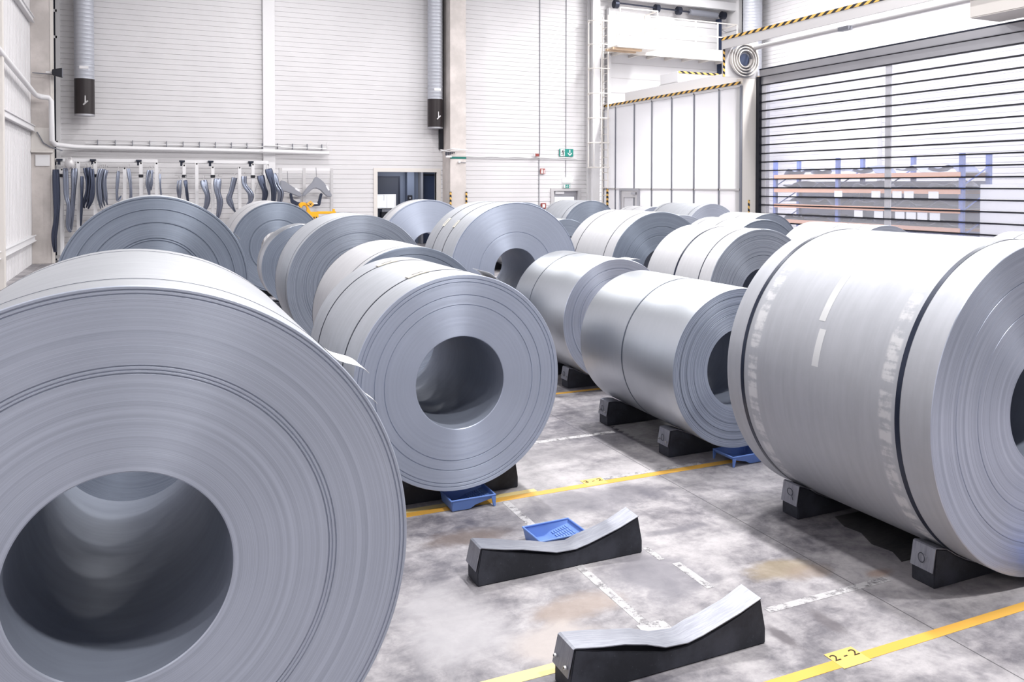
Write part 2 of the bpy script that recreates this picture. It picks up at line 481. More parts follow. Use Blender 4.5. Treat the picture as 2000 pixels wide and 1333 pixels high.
def band(R, y0, y1, a0=0, a1=360, off=.0015, th=.0012, n=None, lift=None):
    """thin curved strip lying on the coil's outer surface between two angles (0 = top, positive to +X)"""
    m = MB(); n = n or max(6, int(abs(a1-a0)/2.5)); full = abs(a1-a0) >= 360
    vs = []
    for i in range(n+(0 if full else 1)):
        u = i/n; a = math.radians(a0+(a1-a0)*u); e = off+(lift(u) if lift else 0)
        for r, yy in ((R+e, y0), (R+e+th, y0), (R+e+th, y1), (R+e, y1)):
            vs.append((r*math.sin(a), yy, r*math.cos(a)))
    k = len(vs)//4; fs = []
    for i in range(k if full else k-1):
        o, q = i*4, ((i+1) % k)*4
        for j in range(4): fs.append((o+j, q+j, q+(j+1) % 4, o+(j+1) % 4))
    if not full: fs += [(0, 1, 2, 3), (4*k-4, 4*k-1, 4*k-2, 4*k-3)]
    return m.add(vs, fs, 0, True)

def coil(label, x, y, R, L, dz, yaw=0., face='face_mid', sheet='sheet_mid', rings=(), straps=(), rb=.305, seg=128, layers=24, gw=.004, cr=None, short='', cx=None, clen=1.03, cradles=True, marks=(None, None), screws=False):
    t = thing('steel_coil', label, 'steel coil', (x, y, dz), -math.radians(yaw), 'steel coils stored on the hall floor')
    b = coil_body(R, L, rb, rings, gw, seg, layers).build('wound_sheet', [M[face], M[sheet], M['bore']], t, (0, 0, R), sharp=40)
    for (yy, w, mt) in straps:
        s = band(R, yy-w/2, yy+w/2, 0, 360, n=seg).build('strap', M[mt], t, (0, 0, R), sharp=60)
        if mt == 'strap': s['label'] = 'dark steel strap around the coil'
    if cradles:
        cr = cr or (y+.26, y+L-.3)
        for i, cy in enumerate(cr):
            xc = x+math.sin(math.radians(yaw))*(cy-y); cc = xc if cx is None else cx
            cradle(cc, cy, dz, clen, R, f"{'front' if i == 0 else 'rear'} black rubber cradle under the {short}", screws=screws, mark=marks[i], off=cc-xc)
    return t

GW = .004
A = coil('biggest coil, ribbed grey end and deep dark bore, closest to the camera', -.064, 2.729, .851, 1.58, .158, .36, 'face_mid', 'sheet_near', (.70, .712, .726, .972, .986), ((.19, .004, 'thinline'), (1.41, .004, 'thinline')), .307, 220, 60, .0028, short='biggest and closest coil')
Cc = coil('coil with fine rings on its smooth end, beside the closest coil, blue tray below', 1.896, 5.29, .716, 1.514, .133, 0, 'face_smooth', 'sheet_mid', (.72, .81, .93, .962), ((1.19, .016, 'strap'), (.33, .016, 'strap')), .306, 180, 40, .0035, short='fine-ringed coil', cr=(5.60, 6.5))
T = coil('large wide coil with two thick dark straps and chalky stains', 4.417, 2.985, .902, 1.575, .05, -1.15, 'face_bright', 'sheet_stained', (.62, .8), ((1.42, .03, 'strap'), (.204, .03, 'strap')), .302, 220, 50, .003, short='wide coil with thick straps', cr=(3.26, 4.30), cx=4.41, clen=1.2, marks=('0', '9'))
D = coil('shiny slender coil with loose wavy wraps and one thin central strap', 4.168, 5.264, .615, 1.533, .132, 1.24, 'face_loose', 'sheet_shine', (.7, .8, .9), ((.77, .014, 'thinline'),), .306, 180, 46, .0035, short='shiny one-strap coil', cr=(5.70, 6.68), cx=4.25, clen=.99, marks=('0', '0'), screws=True)
I = coil('shiny coil with a bright brushed end, right behind the shiny one-strap coil', 4.499, 7.702, .64, 1.278, .106, -.49, 'face_bright', 'sheet_shine', (.7, .85), ((.85, .008, 'thinline'),), short='shiny coil with a brushed end', cr=(8.08, 8.72), cx=4.57, clen=1.0, marks=('0', None), screws=True)
F = coil('coil with smudged pale side, tucked directly behind the fine-ringed coil', 2.284, 7.724, .736, 1.091, .106, .58, 'face_dark', 'sheet_white', (.8, .9), ((1.08, .008, 'thinline'), (.115, .008, 'thinline')), short='smudged pale coil')
E_ = coil('large coil with streaky shining wraps, second behind the fine-ringed coil', 2.342, 10.083, .847, 1.011, .107, .51, 'face_loose', 'sheet_mid', (.55, .75), ((1.0, .008, 'thinline'), (.12, .008, 'thinline')), short='streaky large coil')
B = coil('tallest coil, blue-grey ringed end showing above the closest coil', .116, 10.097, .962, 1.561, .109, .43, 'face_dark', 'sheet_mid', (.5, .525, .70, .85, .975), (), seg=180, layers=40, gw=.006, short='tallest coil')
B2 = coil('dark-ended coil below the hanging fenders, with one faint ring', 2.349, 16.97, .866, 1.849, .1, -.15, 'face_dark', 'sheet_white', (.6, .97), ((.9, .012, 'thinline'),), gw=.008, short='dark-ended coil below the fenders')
N1 = coil('narrow slit coil with a pale edge, squeezed between two big dark-ended coils', 2.436, 14.436, .696, .605, .106, .14, 'face_dark', 'sheet_shine', (.6,), ((.5, .02, 'alu_light'),), gw=.008, short='thin slit coil', cr=(14.56, 14.88))
H = coil('large blue-tinted coil whose two straps carry upright pale card pads', 4.472, 10.323, .911, 1.27, .106, .73, 'face_smooth', 'sheet_mid', (.57, .985), ((.9, .014, 'strap'), (.46, .014, 'strap')), seg=180, layers=40, gw=.005, short='blue-tinted coil with pads')
G = coil('narrow light coil standing in front of the dark doorway', 4.638, 14.653, .897, .521, .106, 0, 'face_smooth', 'sheet_white', (.97,), ((.36, .012, 'thinline'), (.44, .012, 'thinline')), gw=.006, short='narrow coil near the doorway', cr=(14.78, 15.05))
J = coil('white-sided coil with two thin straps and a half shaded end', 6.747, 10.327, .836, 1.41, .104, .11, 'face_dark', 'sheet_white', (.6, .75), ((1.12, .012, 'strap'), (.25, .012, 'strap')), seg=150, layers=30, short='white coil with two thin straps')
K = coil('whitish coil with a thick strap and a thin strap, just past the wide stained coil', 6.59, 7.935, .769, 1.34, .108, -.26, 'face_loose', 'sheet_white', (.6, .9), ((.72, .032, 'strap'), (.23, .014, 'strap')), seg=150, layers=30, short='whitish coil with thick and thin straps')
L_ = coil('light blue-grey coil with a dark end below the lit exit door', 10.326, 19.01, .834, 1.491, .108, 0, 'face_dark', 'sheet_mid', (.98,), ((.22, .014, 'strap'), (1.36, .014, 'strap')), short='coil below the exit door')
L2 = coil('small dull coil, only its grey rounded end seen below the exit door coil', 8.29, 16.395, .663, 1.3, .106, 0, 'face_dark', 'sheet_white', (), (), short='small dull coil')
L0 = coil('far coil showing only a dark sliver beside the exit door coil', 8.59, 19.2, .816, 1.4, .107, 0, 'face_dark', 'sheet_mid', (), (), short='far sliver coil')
J2 = coil('half hidden coil whose grey end peeps out behind the thin-strapped white coil', 8.61, 12.5, .765, 1.4, .107, 0, 'face_mid', 'sheet_white', (), (), short='half hidden coil')
N = coil('long pale coil with a blue sheen near the frosted partition', 12.501, 16.883, .804, 1.799, .108, 0, 'face_mid', 'sheet_mid', (), ((1.66, .014, 'strap'), (.174, .014, 'strap')), short='long pale coil')
MM = coil('farthest low coil showing a thin pale top in front of the partition door', 12.477, 19.346, .742, 1.243, .107, 0, 'face_mid', 'sheet_white', (), ((1.07, .012, 'thinline'), (.62, .014, 'strap')), short='farthest low coil')
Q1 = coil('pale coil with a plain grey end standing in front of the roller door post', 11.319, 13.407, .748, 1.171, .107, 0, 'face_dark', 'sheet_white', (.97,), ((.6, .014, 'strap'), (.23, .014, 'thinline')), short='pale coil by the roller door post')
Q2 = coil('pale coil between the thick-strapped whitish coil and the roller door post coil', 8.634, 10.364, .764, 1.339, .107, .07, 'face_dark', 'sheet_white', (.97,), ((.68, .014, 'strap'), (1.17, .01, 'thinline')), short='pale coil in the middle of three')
R_ = coil('pale coil whose flat top peeps over the wide stained coil, before the roller door', 8.675, 8.028, .769, 1.314, .107, 0, 'face_mid', 'sheet_white', (), ((.636, .014, 'strap'), (.245, .014, 'thinline')), short='pale coil before the roller door')
S_ = coil('pale coil cut by the frame edge, peeping over the end of the wide stained coil', 9.1, 5.3, .762, 1.3, .107, 0, 'face_mid', 'sheet_white', (), ((1.05, .014, 'strap'),), short='pale coil at the frame edge')

HID = coil('coil seen only through the bore of the closest coil', -.02, 5.32, .74, 1.4, .107, 0, 'face_dark', 'sheet_mid', (.7,), (), short='coil hidden behind the closest one')

# card pads under the strap buckles, paper tags, adhesive strips and chalky stains: parts of their coils
def pad(root, R, y, a0, a1, w=.05, buckle=True):
    o = band(R, y-w/2, y+w/2, a0, a1, .003, .006, 8).build('card_pad', M['card'], root, (0, 0, R), sharp=50); o['label'] = 'cream card pad under the strap'
    if buckle:
        am = (a0+a1)/2; band(R, y-.008, y+.008, am-3.2, am+3.2, .0095, .004, 6).build('buckle', M['alu'], o)
pad(Cc, .716, 1.215, -20.5, -8, .085); pad(Cc, .716, .355, -21.5, -9, .085)
pad(H, .911, .9, -51, -42, .085); pad(H, .911, .47, -51, -43.5, .07)
def paper(root, R, y0, y1, a0, a1, h):
    band(R, y0, y1, a0, a1, .002, .0012, 10, lambda u: h*math.sin(u*PI*.5)**2).build('paper_tag', M['paper'], root, (0, 0, R))['label'] = 'white paper tag curling off the side'
paper(A, .851, .06, .24, 47, 55, .05); paper(A, .851, .03, .08, 57, 61, .015)
paper(Cc, .716, .1, .4, 28, 18, .03); paper(I, .64, .08, .3, 14, 28, .05); paper(B, .962, .05, .3, 52, 62, .03)
for a0, a1, yy, w in ((-16, -36, .86, .05), (-42, -63, .83, .05), (-66, -80, .80, .05)):
    band(.902, yy-w/2, yy+w/2, a0, a1, .0006, .0006, 16).build('adhesive_strip', M['tape_clear'], T, (0, 0, .902), sharp=60)

# two empty cradles, on the open floor
cradle(2.125, 4.305, label='empty black rubber cradle with a bent metal cover, in front of a blue tray', gap=(0, .012, .018, .004, .012, .004, 0), screws=False)
cradle(2.125, 3.215, label='empty black rubber cradle nearest the camera, metal cover buckled upward', gap=(0, .024, .034, .006, .014, .006, 0), screws=True)

# ------------------------------------------------------------------ roller paint trays catching drips
def tray(label, x, y, rz, ramp_ridges=True):
    t = thing('paint_tray', label, 'tray', (x, y, .002), rz, 'blue paint trays on the floor')
    Lx, W, H = .31, .24, .075
    nx = 14; th = .003
    def zf(u): return .006 if u < .45 else (.006+(u-.45)/.1*.02 if u < .55 else .026+(u-.55)/.45*.028)
    m = MB()
    # inner surface as a grid: floor profile along x with sloped side walls
    cols = []
    for i in range(nx+1):
        u = i/nx; x_ = -Lx/2+.012+(Lx-.024)*u; z = zf(u)
        cols.append([(x_, -W/2, H), (x_, -W/2+.016, z), (x_, W/2-.016, z), (x_, W/2, H)])
    cols = [[(-Lx/2, c[0], H) for c in ((-W/2,), (-W/2+.016,), (W/2-.016,), (W/2,))]]+cols+[[(Lx/2, c[0], H) for c in ((-W/2,), (-W/2+.016,), (W/2-.016,), (W/2,))]]
    vs = [p for c in cols for p in c]; n = len(cols)
    fs = [(i*4+j, i*4+j+1, i*4+j+5, i*4+j+4) for i in range(n-1) for j in range(3)]
    under = [(p[0]*1.0, p[1]+(-th if p[1] < 0 else th)*(1 if abs(p[1]) > W/2-.02 else 0), p[2]-(th if p[2] < H else 0)) for p in vs]
    m.add(vs, fs, 0, True); o = len(vs); m.add(under, [tuple(reversed(f)) for f in fs], 0, True)
    bs = m.build('basin', M['tray'], t, sharp=30)
    r = MB()
    q = [(-Lx/2, -W/2, H), (Lx/2, -W/2, H), (Lx/2, W/2, H), (-Lx/2, W/2, H), (-Lx/2, -W/2, H)]
    for a, b_ in zip(q[:-1], q[1:]): r.tube([a, b_], .006, 8)
    for p in q[:-1]: r.add(*ball(p, .0065), 0, True)
    r.build('rim', M['tray'], t)
    for s in (-1, 1):
        MB().prism([(Lx/2-.03, H-.006), (Lx/2+.004, H-.006), (Lx/2+.002, 0), (Lx/2-.012, 0)], 'y', s*(W/2)-.006, s*(W/2)+.006).build('leg', M['tray'], t, bevel=.002)
    if ramp_ridges:
        k = MB()
        for i in range(7):
            u = .58+i*.055; x_ = -Lx/2+.012+(Lx-.024)*u
            for j in range(4):
                y0 = -W/2+.03+j*.047; k.box(x_-.005, x_+.005, y0, y0+.034, zf(u)-.001, zf(u)+.004)
        k.build('ramp_ridges', M['tray'], bs)
    return t
def ball(p, r, n=8, k=5):
    vs = [(p[0], p[1], p[2]+r)]; fs = []
    for i in range(1, k):
        f = PI*i/k
        for j in range(n): a = 2*PI*j/n; vs.append((p[0]+r*math.sin(f)*math.cos(a), p[1]+r*math.sin(f)*math.sin(a), p[2]+r*math.cos(f)))
    vs.append((p[0], p[1], p[2]-r))
    for j in range(n): fs.append((0, 1+j, 1+(j+1) % n))
    for i in range(k-2):
        for j in range(n): fs.append((1+i*n+j, 1+(i+1)*n+j, 1+(i+1)*n+(j+1) % n, 1+i*n+(j+1) % n))
    e = len(vs)-1
    for j in range(n): fs.append((e, e-n+(j+1) % n, e-n+j))
    return vs, fs
tray('blue plastic roller tray under the three-ringed coil, beside the yellow line', 1.975, 5.385, .0)
tray('blue plastic roller tray on open floor behind an empty cradle', 2.235, 4.57, .03)
tray('blue plastic roller tray under the shiny one-strap coil', 4.22, 5.345, PI+.02)
tray('dark blue roller tray below the end of the wide stained coil', 4.53, 2.85, PI)

# ------------------------------------------------------------------ floor markings and sheets
def strip(name, label, cat, x0, x1, y0, y1, mt, z=.0015, group=None, lift=.001):
    o = MB().box(x0, x1, y0, y1, .0002, z).build(name, mt, None, ((0, 0, 0))); return tag(o, label, cat, group)
strip('floor_tape', 'yellow floor tape line running past the 3-2 label', 'floor tape', -2.2, 13, 5.32, 5.388, M['yellow'])
strip('floor_tape', 'yellow floor tape line running past the 2-2 label', 'floor tape', 2.2, 13, 2.835, 2.895, M['yellow'])
strip('floor_tape', 'yellow floor tape line below the shiny brushed coil', 'floor tape', -2.2, 13, 7.83, 7.89, M['yellow'])
strip('floor_tape', 'faded yellow tape stub at the end of the nearest empty cradle', 'floor tape', 1.0, 1.66, 3.335, 3.41, M['yellow_worn'])
strip('floor_tape', 'dirty cream tape strip beside the blue tray and the yellow line', 'floor tape', 1.5, 2.5, 5.392, 5.45, M['yellow_worn'])
strip('floor_tape', 'worn white tape line passing under the empty cradle', 'floor tape', 2.195, 2.247, 3.52, 5.31, M['white_tape'])
strip('floor_tape', 'short wide white tape patch behind the nearest empty cradle', 'floor tape', 2.17, 2.32, 3.28, 3.53, M['white_tape'], .0018)
strip('floor_tape', 'short white tape dash beside the empty cradle', 'floor tape', 2.715, 2.765, 3.70, 4.03, M['white_tape'])
strip('floor_tape', 'cracked white tape line ending in the shadow of the wide coil', 'floor tape', 2.85, 3.68, 3.355, 3.405, M['white_tape'])
strip('floor_tape', 'white tape line leading to the corrugated mat', 'floor tape', 2.3, 3.72, 6.40, 6.46, M['white_tape'])
strip('floor_tape', 'thin white tape behind the 3-2 label', 'floor tape', 3.0, 3.9, 5.392, 5.44, M['white_tape'])
strip('floor_tape', 'worn dash of white tape just past the end of the empty cradle', 'floor tape', 2.672, 2.71, 4.1, 4.28, M['white_tape'])
def floor_label(txt, label, x0, x1, y0, y1, size):
    t = thing('location_label', label, 'floor label', ((x0+x1)/2, (y0+y1)/2, 0), 0, 'yellow location labels on the floor')
    MB().box(x0-(x0+x1)/2, x1-(x0+x1)/2, y0-(y0+y1)/2, y1-(y0+y1)/2, .0018, .0024).build('card', M['yellow_pale'], t)
    text_mesh(txt, size, 'lettering', M['ink'], t, Matrix.Translation((0, (y1-y0)*.14, .0032)) @ Matrix.Diagonal((1.05, .85, 1, 1)))
floor_label('3 - 2', 'yellow floor label reading 3 - 2 on the tape line', 2.872, 3.04, 5.332, 5.455, .075)
floor_label('2 - 2', 'yellow floor label reading 2 - 2 on the nearest tape line', 2.815, 2.98, 2.822, 2.948, .078)
m = MB(); n = 60
for i in range(n):
    y0 = 5.86+i*.012; e = 3.78+.02*math.sin(i*.9)+(0 if i > 8 else (8-i)*.012)
    m.prism([(y0, .003), (y0+.006, .007), (y0+.012, .003)], 'x', e, 4.6)
tag(m.build('corrugated_mat', M['corrugated']), 'grey corrugated sheet lying on the floor between cradles of the shiny coil', 'mat')
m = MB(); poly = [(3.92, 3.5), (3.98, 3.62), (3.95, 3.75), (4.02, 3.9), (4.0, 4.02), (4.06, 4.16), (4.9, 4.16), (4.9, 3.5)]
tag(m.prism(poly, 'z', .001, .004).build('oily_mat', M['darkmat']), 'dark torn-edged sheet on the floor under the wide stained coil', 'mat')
# ------------------------------------------------------------------ the hall
X0, X1, Y0, YB, ZC = -2.75, 22., -9., 28., 10.5
struct(MB().box(X0-.3, X1+.3, Y0-.3, YB+3.2, -.2, 0).build('floor', M['floor']))
struct(MB().box(X0-.3, X1+.3, Y0-.3, YB+3.2, ZC, ZC+.2).build('ceiling', M['ceiling']))
def ribbed(m, x0, x1, z0, z1, y, pitch=.156, axis='y', sgn=-1, phase=0.):
    """horizontal sandwich-panel cladding: flat boards with a shadow groove; wall face at y, room on the sgn side"""
    k0 = math.floor(z0/pitch); rows = []
    z = k0*pitch
    pts = [(z0, 0)]
    while z < z1:
        for dz, d in ((0, 0), (.006, .016), (.022, .016), (.034, 0)):
            if z0 < z+dz < z1: pts.append((z+dz, d))
        z += pitch
    pts.append((z1, 0))
    vs = []
    for zz, d in pts:
        yy = y-sgn*d
        if axis == 'y': vs += [(x0, yy, zz), (x1, yy, zz)]
        else: vs += [(yy, x0, zz), (yy, x1, zz)]
    m.add(vs, [(2*i, 2*i+1, 2*i+3, 2*i+2) for i in range(len(pts)-1)])
m = MB()
D1, D2 = (7.09, 9.16, 2.61), (13.62, 14.62, 2.0)
for a, b_, lo in ((X0, D1[0], 0), (D1[0], D1[1], D1[2]), (D1[1], D2[0], 0), (D2[0], D2[1], D2[2]), (D2[1], X1, 0)):
    ribbed(m, a, b_, lo, ZC, YB)
m.box(X0-.3, D1[0], YB+.05, YB+.2, 0, ZC); m.box(D1[0], D1[1], YB+.05, YB+.2, D1[2], ZC); m.box(D1[1], D2[0], YB+.05, YB+.2, 0, ZC)
m.box(D2[0], D2[1], YB+.05, YB+.2, D2[2], ZC); m.box(D2[1], X1+.3, YB+.05, YB+.2, 0, ZC)
struct(m.build('wall_back', M['wall'], sharp=20))
m = MB(); pts = []
y = Y0
while y < YB:                                   # trapezoid sheeting on the side wall
    pts += [(y, 0), (y+.10, 0), (y+.13, .035), (y+.22, .035)]; y += .25
vs = [];
for yy, d in pts: vs += [(X0-d, yy, 0), (X0-d, yy, ZC)]
m.add(vs, [(2*i, 2*i+1, 2*i+3, 2*i+2) for i in range(len(pts)-1)]); m.box(X0-.3, X0-.06, Y0, YB+.2, 0, ZC)
struct(m.build('wall_left', M['wall'], sharp=20))
m = MB(); ribbed(m, Y0, YB, 0, ZC, X1, axis='x', sgn=-1); m.box(X1+.05, X1+.3, Y0, YB, 0, ZC)
struct(m.build('wall_right', M['wall'], sharp=20))
struct(MB().box(X0-.3, X1+.3, Y0-.2, Y0, 0, ZC).build('wall_front', M['wall_far']))
# columns, pilasters and trims
def trim(i, m, mt): return struct(m.build(f'trim_{i}', mt, bevel=.006))
trim(1, MB().box(X0, -2.27, 26.8, 27.4, 0, ZC), M['concrete'])
trim(2, MB().box(-2.27, -2.2, 26.82, 26.86, 0, ZC).box(-2.29, -2.25, 26.79, 26.83, 0, ZC), M['offwhite'])
trim(3, MB().box(9.37, 9.935, 27.2, 28.0, 0, ZC), M['concrete'])
trim(4, MB().box(3.43, 3.79, 27.86, 28.02, 0, ZC), M['white'])
trim(5, MB().box(14.98, 15.28, 27.5, 27.62, 0, ZC).box(14.98, 15.28, 27.9, 28.0, 0, ZC).box(15.1, 15.16, 27.6, 27.92, 0, ZC), M['white'])
trim(6, MB().box(21.35, X1, 27.2, 28.0, 0, ZC), M['white'])
trim(7, MB().box(21.8, X1+.02, 20.6, 20.95, 0, ZC), M['white'])
trim(8, MB().box(X0, -2.58, 20.35, 20.6, 0, ZC), M['offwhite'])
for i, z in enumerate((.72, 3.68, 6.62)):
    g = MB().box(X0-.01, -2.66, Y0, 26.7, z-.07, z+.07).box(-2.66, -2.63, Y0, 26.7, z-.085, z-.06).box(-2.66, -2.63, Y0, 26.7, z+.06, z+.085)
    trim(9+i, g, M['white'])
trim(12, MB().box(X0+.0, -2.2, 26.74, 26.8, 3.1, 3.72).box(X0, -2.22, 26.70, 26.8, 3.04, 3.1), M['offwhite'])
# slim dark strip standing in for the shaded column recess, with white transoms
w = struct(thing('shade_strip_1', None, None, (-2.40, 27.9, 0)))
MB().box(0, .16, .04, .06, 0, ZC).build('pane', M['roomdark'], w)  # dark sheet painting the shade of the recess
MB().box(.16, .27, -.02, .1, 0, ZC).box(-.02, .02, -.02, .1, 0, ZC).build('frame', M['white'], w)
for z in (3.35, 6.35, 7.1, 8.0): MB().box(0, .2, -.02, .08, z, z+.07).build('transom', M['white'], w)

# doorway into the dark room behind
d = struct(thing('door_1', None, None, (8.125, YB, 0)))
hw = (D1[1]-D1[0])/2
MB().box(-hw-.13, -hw, -.03, .22, 0, D1[2]+.13).box(hw, hw+.13, -.03, .22, 0, D1[2]+.13).box(-hw, hw, -.03, .22, D1[2], D1[2]+.13).build('frame', M['offwhite'], d)
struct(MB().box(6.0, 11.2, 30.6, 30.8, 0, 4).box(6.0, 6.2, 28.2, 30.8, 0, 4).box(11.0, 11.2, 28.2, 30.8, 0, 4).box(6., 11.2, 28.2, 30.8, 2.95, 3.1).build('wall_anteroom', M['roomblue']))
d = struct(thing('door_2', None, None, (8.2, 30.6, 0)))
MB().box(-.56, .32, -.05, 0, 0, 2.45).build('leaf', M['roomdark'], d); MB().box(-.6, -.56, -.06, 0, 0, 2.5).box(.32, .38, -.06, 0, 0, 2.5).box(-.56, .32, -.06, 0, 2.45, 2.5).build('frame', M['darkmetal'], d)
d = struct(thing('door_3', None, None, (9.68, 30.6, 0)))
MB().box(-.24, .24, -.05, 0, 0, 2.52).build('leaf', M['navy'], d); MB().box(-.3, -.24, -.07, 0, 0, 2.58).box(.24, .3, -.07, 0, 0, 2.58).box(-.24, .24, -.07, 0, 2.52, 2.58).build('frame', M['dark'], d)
trim(13, MB().box(8.78, 9.05, 30.3, 30.6, 0, 2.95), M['roomblue']); trim(14, MB().box(9.28, 9.36, 30.2, 30.6, 0, 2.95), M['greyplastic'])
w = struct(thing('window_2', None, None, (7.98, 30.5, 1.58)))
MB().box(-.36, .36, -.03, 0, -.22, .22).build('pane', M['monitor'], w)
MB().box(-.42, .42, -.05, -.0, .22, .26).box(-.42, .42, -.05, 0, -.26, -.22).box(.36, .42, -.05, 0, -.22, .22).box(-.42, -.36, -.05, 0, -.22, .22).box(-.05, .0, -.05, -.03, .02, .22).box(.07, .1, -.05, -.03, -.22, .22).build('frame', M['white'], w)
t = thing('reading_console', 'black box with small buttons standing in the dark doorway room', 'console', (7.98, 30.3, 0))
hs = MB().box(-.2, .17, -.15, .15, 0, 1.2).build('housing', M['dark'], t, bevel=.02)
MB().box(-.18, .12, -.17, -.15, 1.2, 1.3).box(-.1, -.06, -.18, -.165, 1.23, 1.27).box(.0, .04, -.18, -.165, 1.23, 1.27).build('button_panel', M['greyplastic'], hs)
t = thing('wall_intercom', 'small dark intercom on the pillar inside the dark doorway room', 'intercom', (8.84, 30.28, 1.6))
cs = MB().box(-.06, .12, -.04, .0, -.14, .2).build('case', M['dark'], t, bevel=.01); MB().tube([(.03, -.04, .1), (.03, -.05, .1)], .035, 12).tube([(.03, -.04, -.04), (.03, -.05, -.04)], .035, 12).build('dial', M['greyplastic'], cs)

# exit door
d = struct(thing('door_4', None, None, (14.12, YB, 0)))
MB().box(-.62, -.5, -.06, .2, 0, 2.05).box(.5, .62, -.06, .2, 0, 2.05).box(-.5, .5, -.06, .2, 1.96, 2.05).build('frame', M['alu_light'], d)
MB().box(-.5, -.42, .06, .1, 0, 1.96).box(.38, .5, .06, .1, 0, 1.96).box(-.42, .38, .06, .1, 1.74, 1.96).box(-.42, .38, .06, .1, 0, .3).build('leaf', M['alu'], d)
MB().box(-.42, .38, .07, .09, .3, 1.74).build('pane', M['doorglass'], d)
MB().box(-.42, -.06, .0, .06, 1.86, 1.95).build('closer', M['white'], d)
# exit signs, lamp, fire signs, cables
def sign(name, label, cat, x, z, w, h, cells, mats, y=27.94):
    t = thing(name, label, cat, (x, y, z))
    sp = MB().box(-w/2, w/2, 0, .02, -h/2, h/2).build('sign_plate', mats[0], t)
    for nm, mt, polys in cells:
        k = MB()
        for p in polys: k.prism(p, 'y', -.004, .0)
        k.build(nm, mt, sp)
    return t
def runner(cx, s):
    P = lambda l: [(cx+px*s, pz*s) for px, pz in l]
    return [P([(.02, .36), (.10, .40), (.14, .33), (.07, .28)]), P([(-.08, .26), (.06, .28), (.10, .02), (-.04, -.02)]), P([(.05, .22), (.1, .26), (.28, .12), (.34, .16), (.36, .1), (.27, .04)]),
            P([(-.08, .26), (-.02, .2), (-.16, .06), (-.26, .1), (-.28, .04), (-.16, -.02)]), P([(-.04, .02), (.06, -.02), (-.02, -.2), (-.24, -.2), (-.26, -.28), (.04, -.28)]), P([(.0, .0), (.1, .02), (.16, -.18), (.12, -.4), (.04, -.4), (.06, -.2)])]
arrow = lambda cx, s: [[(cx-.07*s, .38*s), (cx+.07*s, .38*s), (cx+.07*s, -.02*s), (cx-.07*s, -.02*s)], [(cx-.3*s, .02*s), (cx-.3*s, -.14*s), (cx, -.42*s), (cx, -.22*s)], [(cx+.3*s, .02*s), (cx+.3*s, -.14*s), (cx, -.42*s), (cx, -.22*s)]]
sign('exit_sign', 'green exit sign with running figure and down arrow, high on the panelled wall', 'sign', 14.12, 3.37, .57, .28,
     [('door_pictogram', M['paper'], [[(-.245, -.13), (-.07, -.13), (-.07, .13), (-.245, .13)]]), ('running_figure', M['green'], [[(px, pz) for px, pz in q] for q in runner(-.15, .3)]), ('arrow_pictogram', M['paper'], arrow(.14, .28))], (M['green'],))
sign('exit_sign', 'small green exit sign with arrow and figure, right above the exit door', 'sign', 14.13, 2.135, .27, .13,
     [('door_pictogram', M['paper'], [[(-.13, -.06), (-.07, -.06), (-.07, .06), (-.13, .06)], [(.07, -.055), (.125, -.055), (.125, .055), (.07, .055)]]), ('arrow_pictogram', M['paper'], arrow(0, .12)), ('running_figure', M['green'], runner(.1, .11))], (M['green'],), 27.9)
t = thing('mounted_emergency_lamp', 'white glowing emergency lamp above the exit door', 'lamp', (14.17, 27.9, 2.36))
MB().box(-.19, .19, 0, .08, -.085, .085).build('lamp_cover', M['lampglow'], t, bevel=.02); MB().box(-.2, .2, .08, .1, -.09, .09).build('back_plate', M['white'], t)
sign('fire_sign', 'reddish fire extinguisher sign on the panelled wall', 'sign', 13.16, 2.68, .19, .19,
     [('extinguisher_pictogram', M['paper'], [[(-.06, -.08), (.0, -.08), (.0, .02), (-.06, .02)], [(-.05, .02), (-.01, .02), (.0, .07), (-.06, .07)], [(.04, -.08), (.07, -.08), (.07, .05), (.04, .05)]])], (M['red'],))
t = thing('mounted_alarm_beacon', 'small red alarm box on the pipe line of the panelled wall', 'alarm', (12.88, 27.8, 3.26)); cs = MB().box(-.07, .07, 0, .1, -.05, .05).build('case', M['red_dark'], t, bevel=.01); MB().box(-.1, -.07, .02, .1, -.04, .04).build('lens', M['paper'], cs)
t = thing('mounted_call_point', 'dark red call point low on the panelled wall beside the exit door', 'call point', (13.2, 27.94, 1.42)); cs = MB().box(-.1, .1, 0, .06, -.1, .1).build('case', M['red_dark'], t, bevel=.01); MB().box(-.05, .05, -.01, 0, -.06, .06).build('button_panel', M['paper'], cs)
tag(MB().tube([(13.03, 27.985, .6), (13.03, 27.985, 3.2), (13.06, 27.985, 3.3), (13.06, 27.985, 10.4)], .014, 8).build('mounted_conduit', M['greyplastic']), 'grey vertical conduit passing the fire extinguisher sign', 'conduit')
tag(MB().tube([(14.12, 27.985, 2.46), (14.13, 27.985, 10.4)], .012, 8).build('mounted_conduit', M['greyplastic']), 'grey vertical conduit running down behind the green exit sign to the lamp', 'conduit')
tag(MB().tube([(9.95+.17*i, 27.93, 3.17+.012*math.sin(i*1.1)) for i in range(28)], .02, 6).tube([(9.95, 27.96, 3.12), (14.95, 27.96, 3.12)], .015, 6).build('mounted_cable', M['white_pipe']), 'white cable run along the panelled wall right of the concrete column', 'cable')
tag(MB().box(9.22, 9.35, 27.86, 27.985, 3.4, 10.45).build('column_shade_strip', M['dark']), 'tall black strip standing in for shade in the corner beside the concrete column', 'shade strip')  # dark box painting the shade on the wall and the column's side
t = thing('cable_bundle', 'loose white cables and connectors around the concrete column above a green band', 'cable', (9.6, 27.1, 3.34))
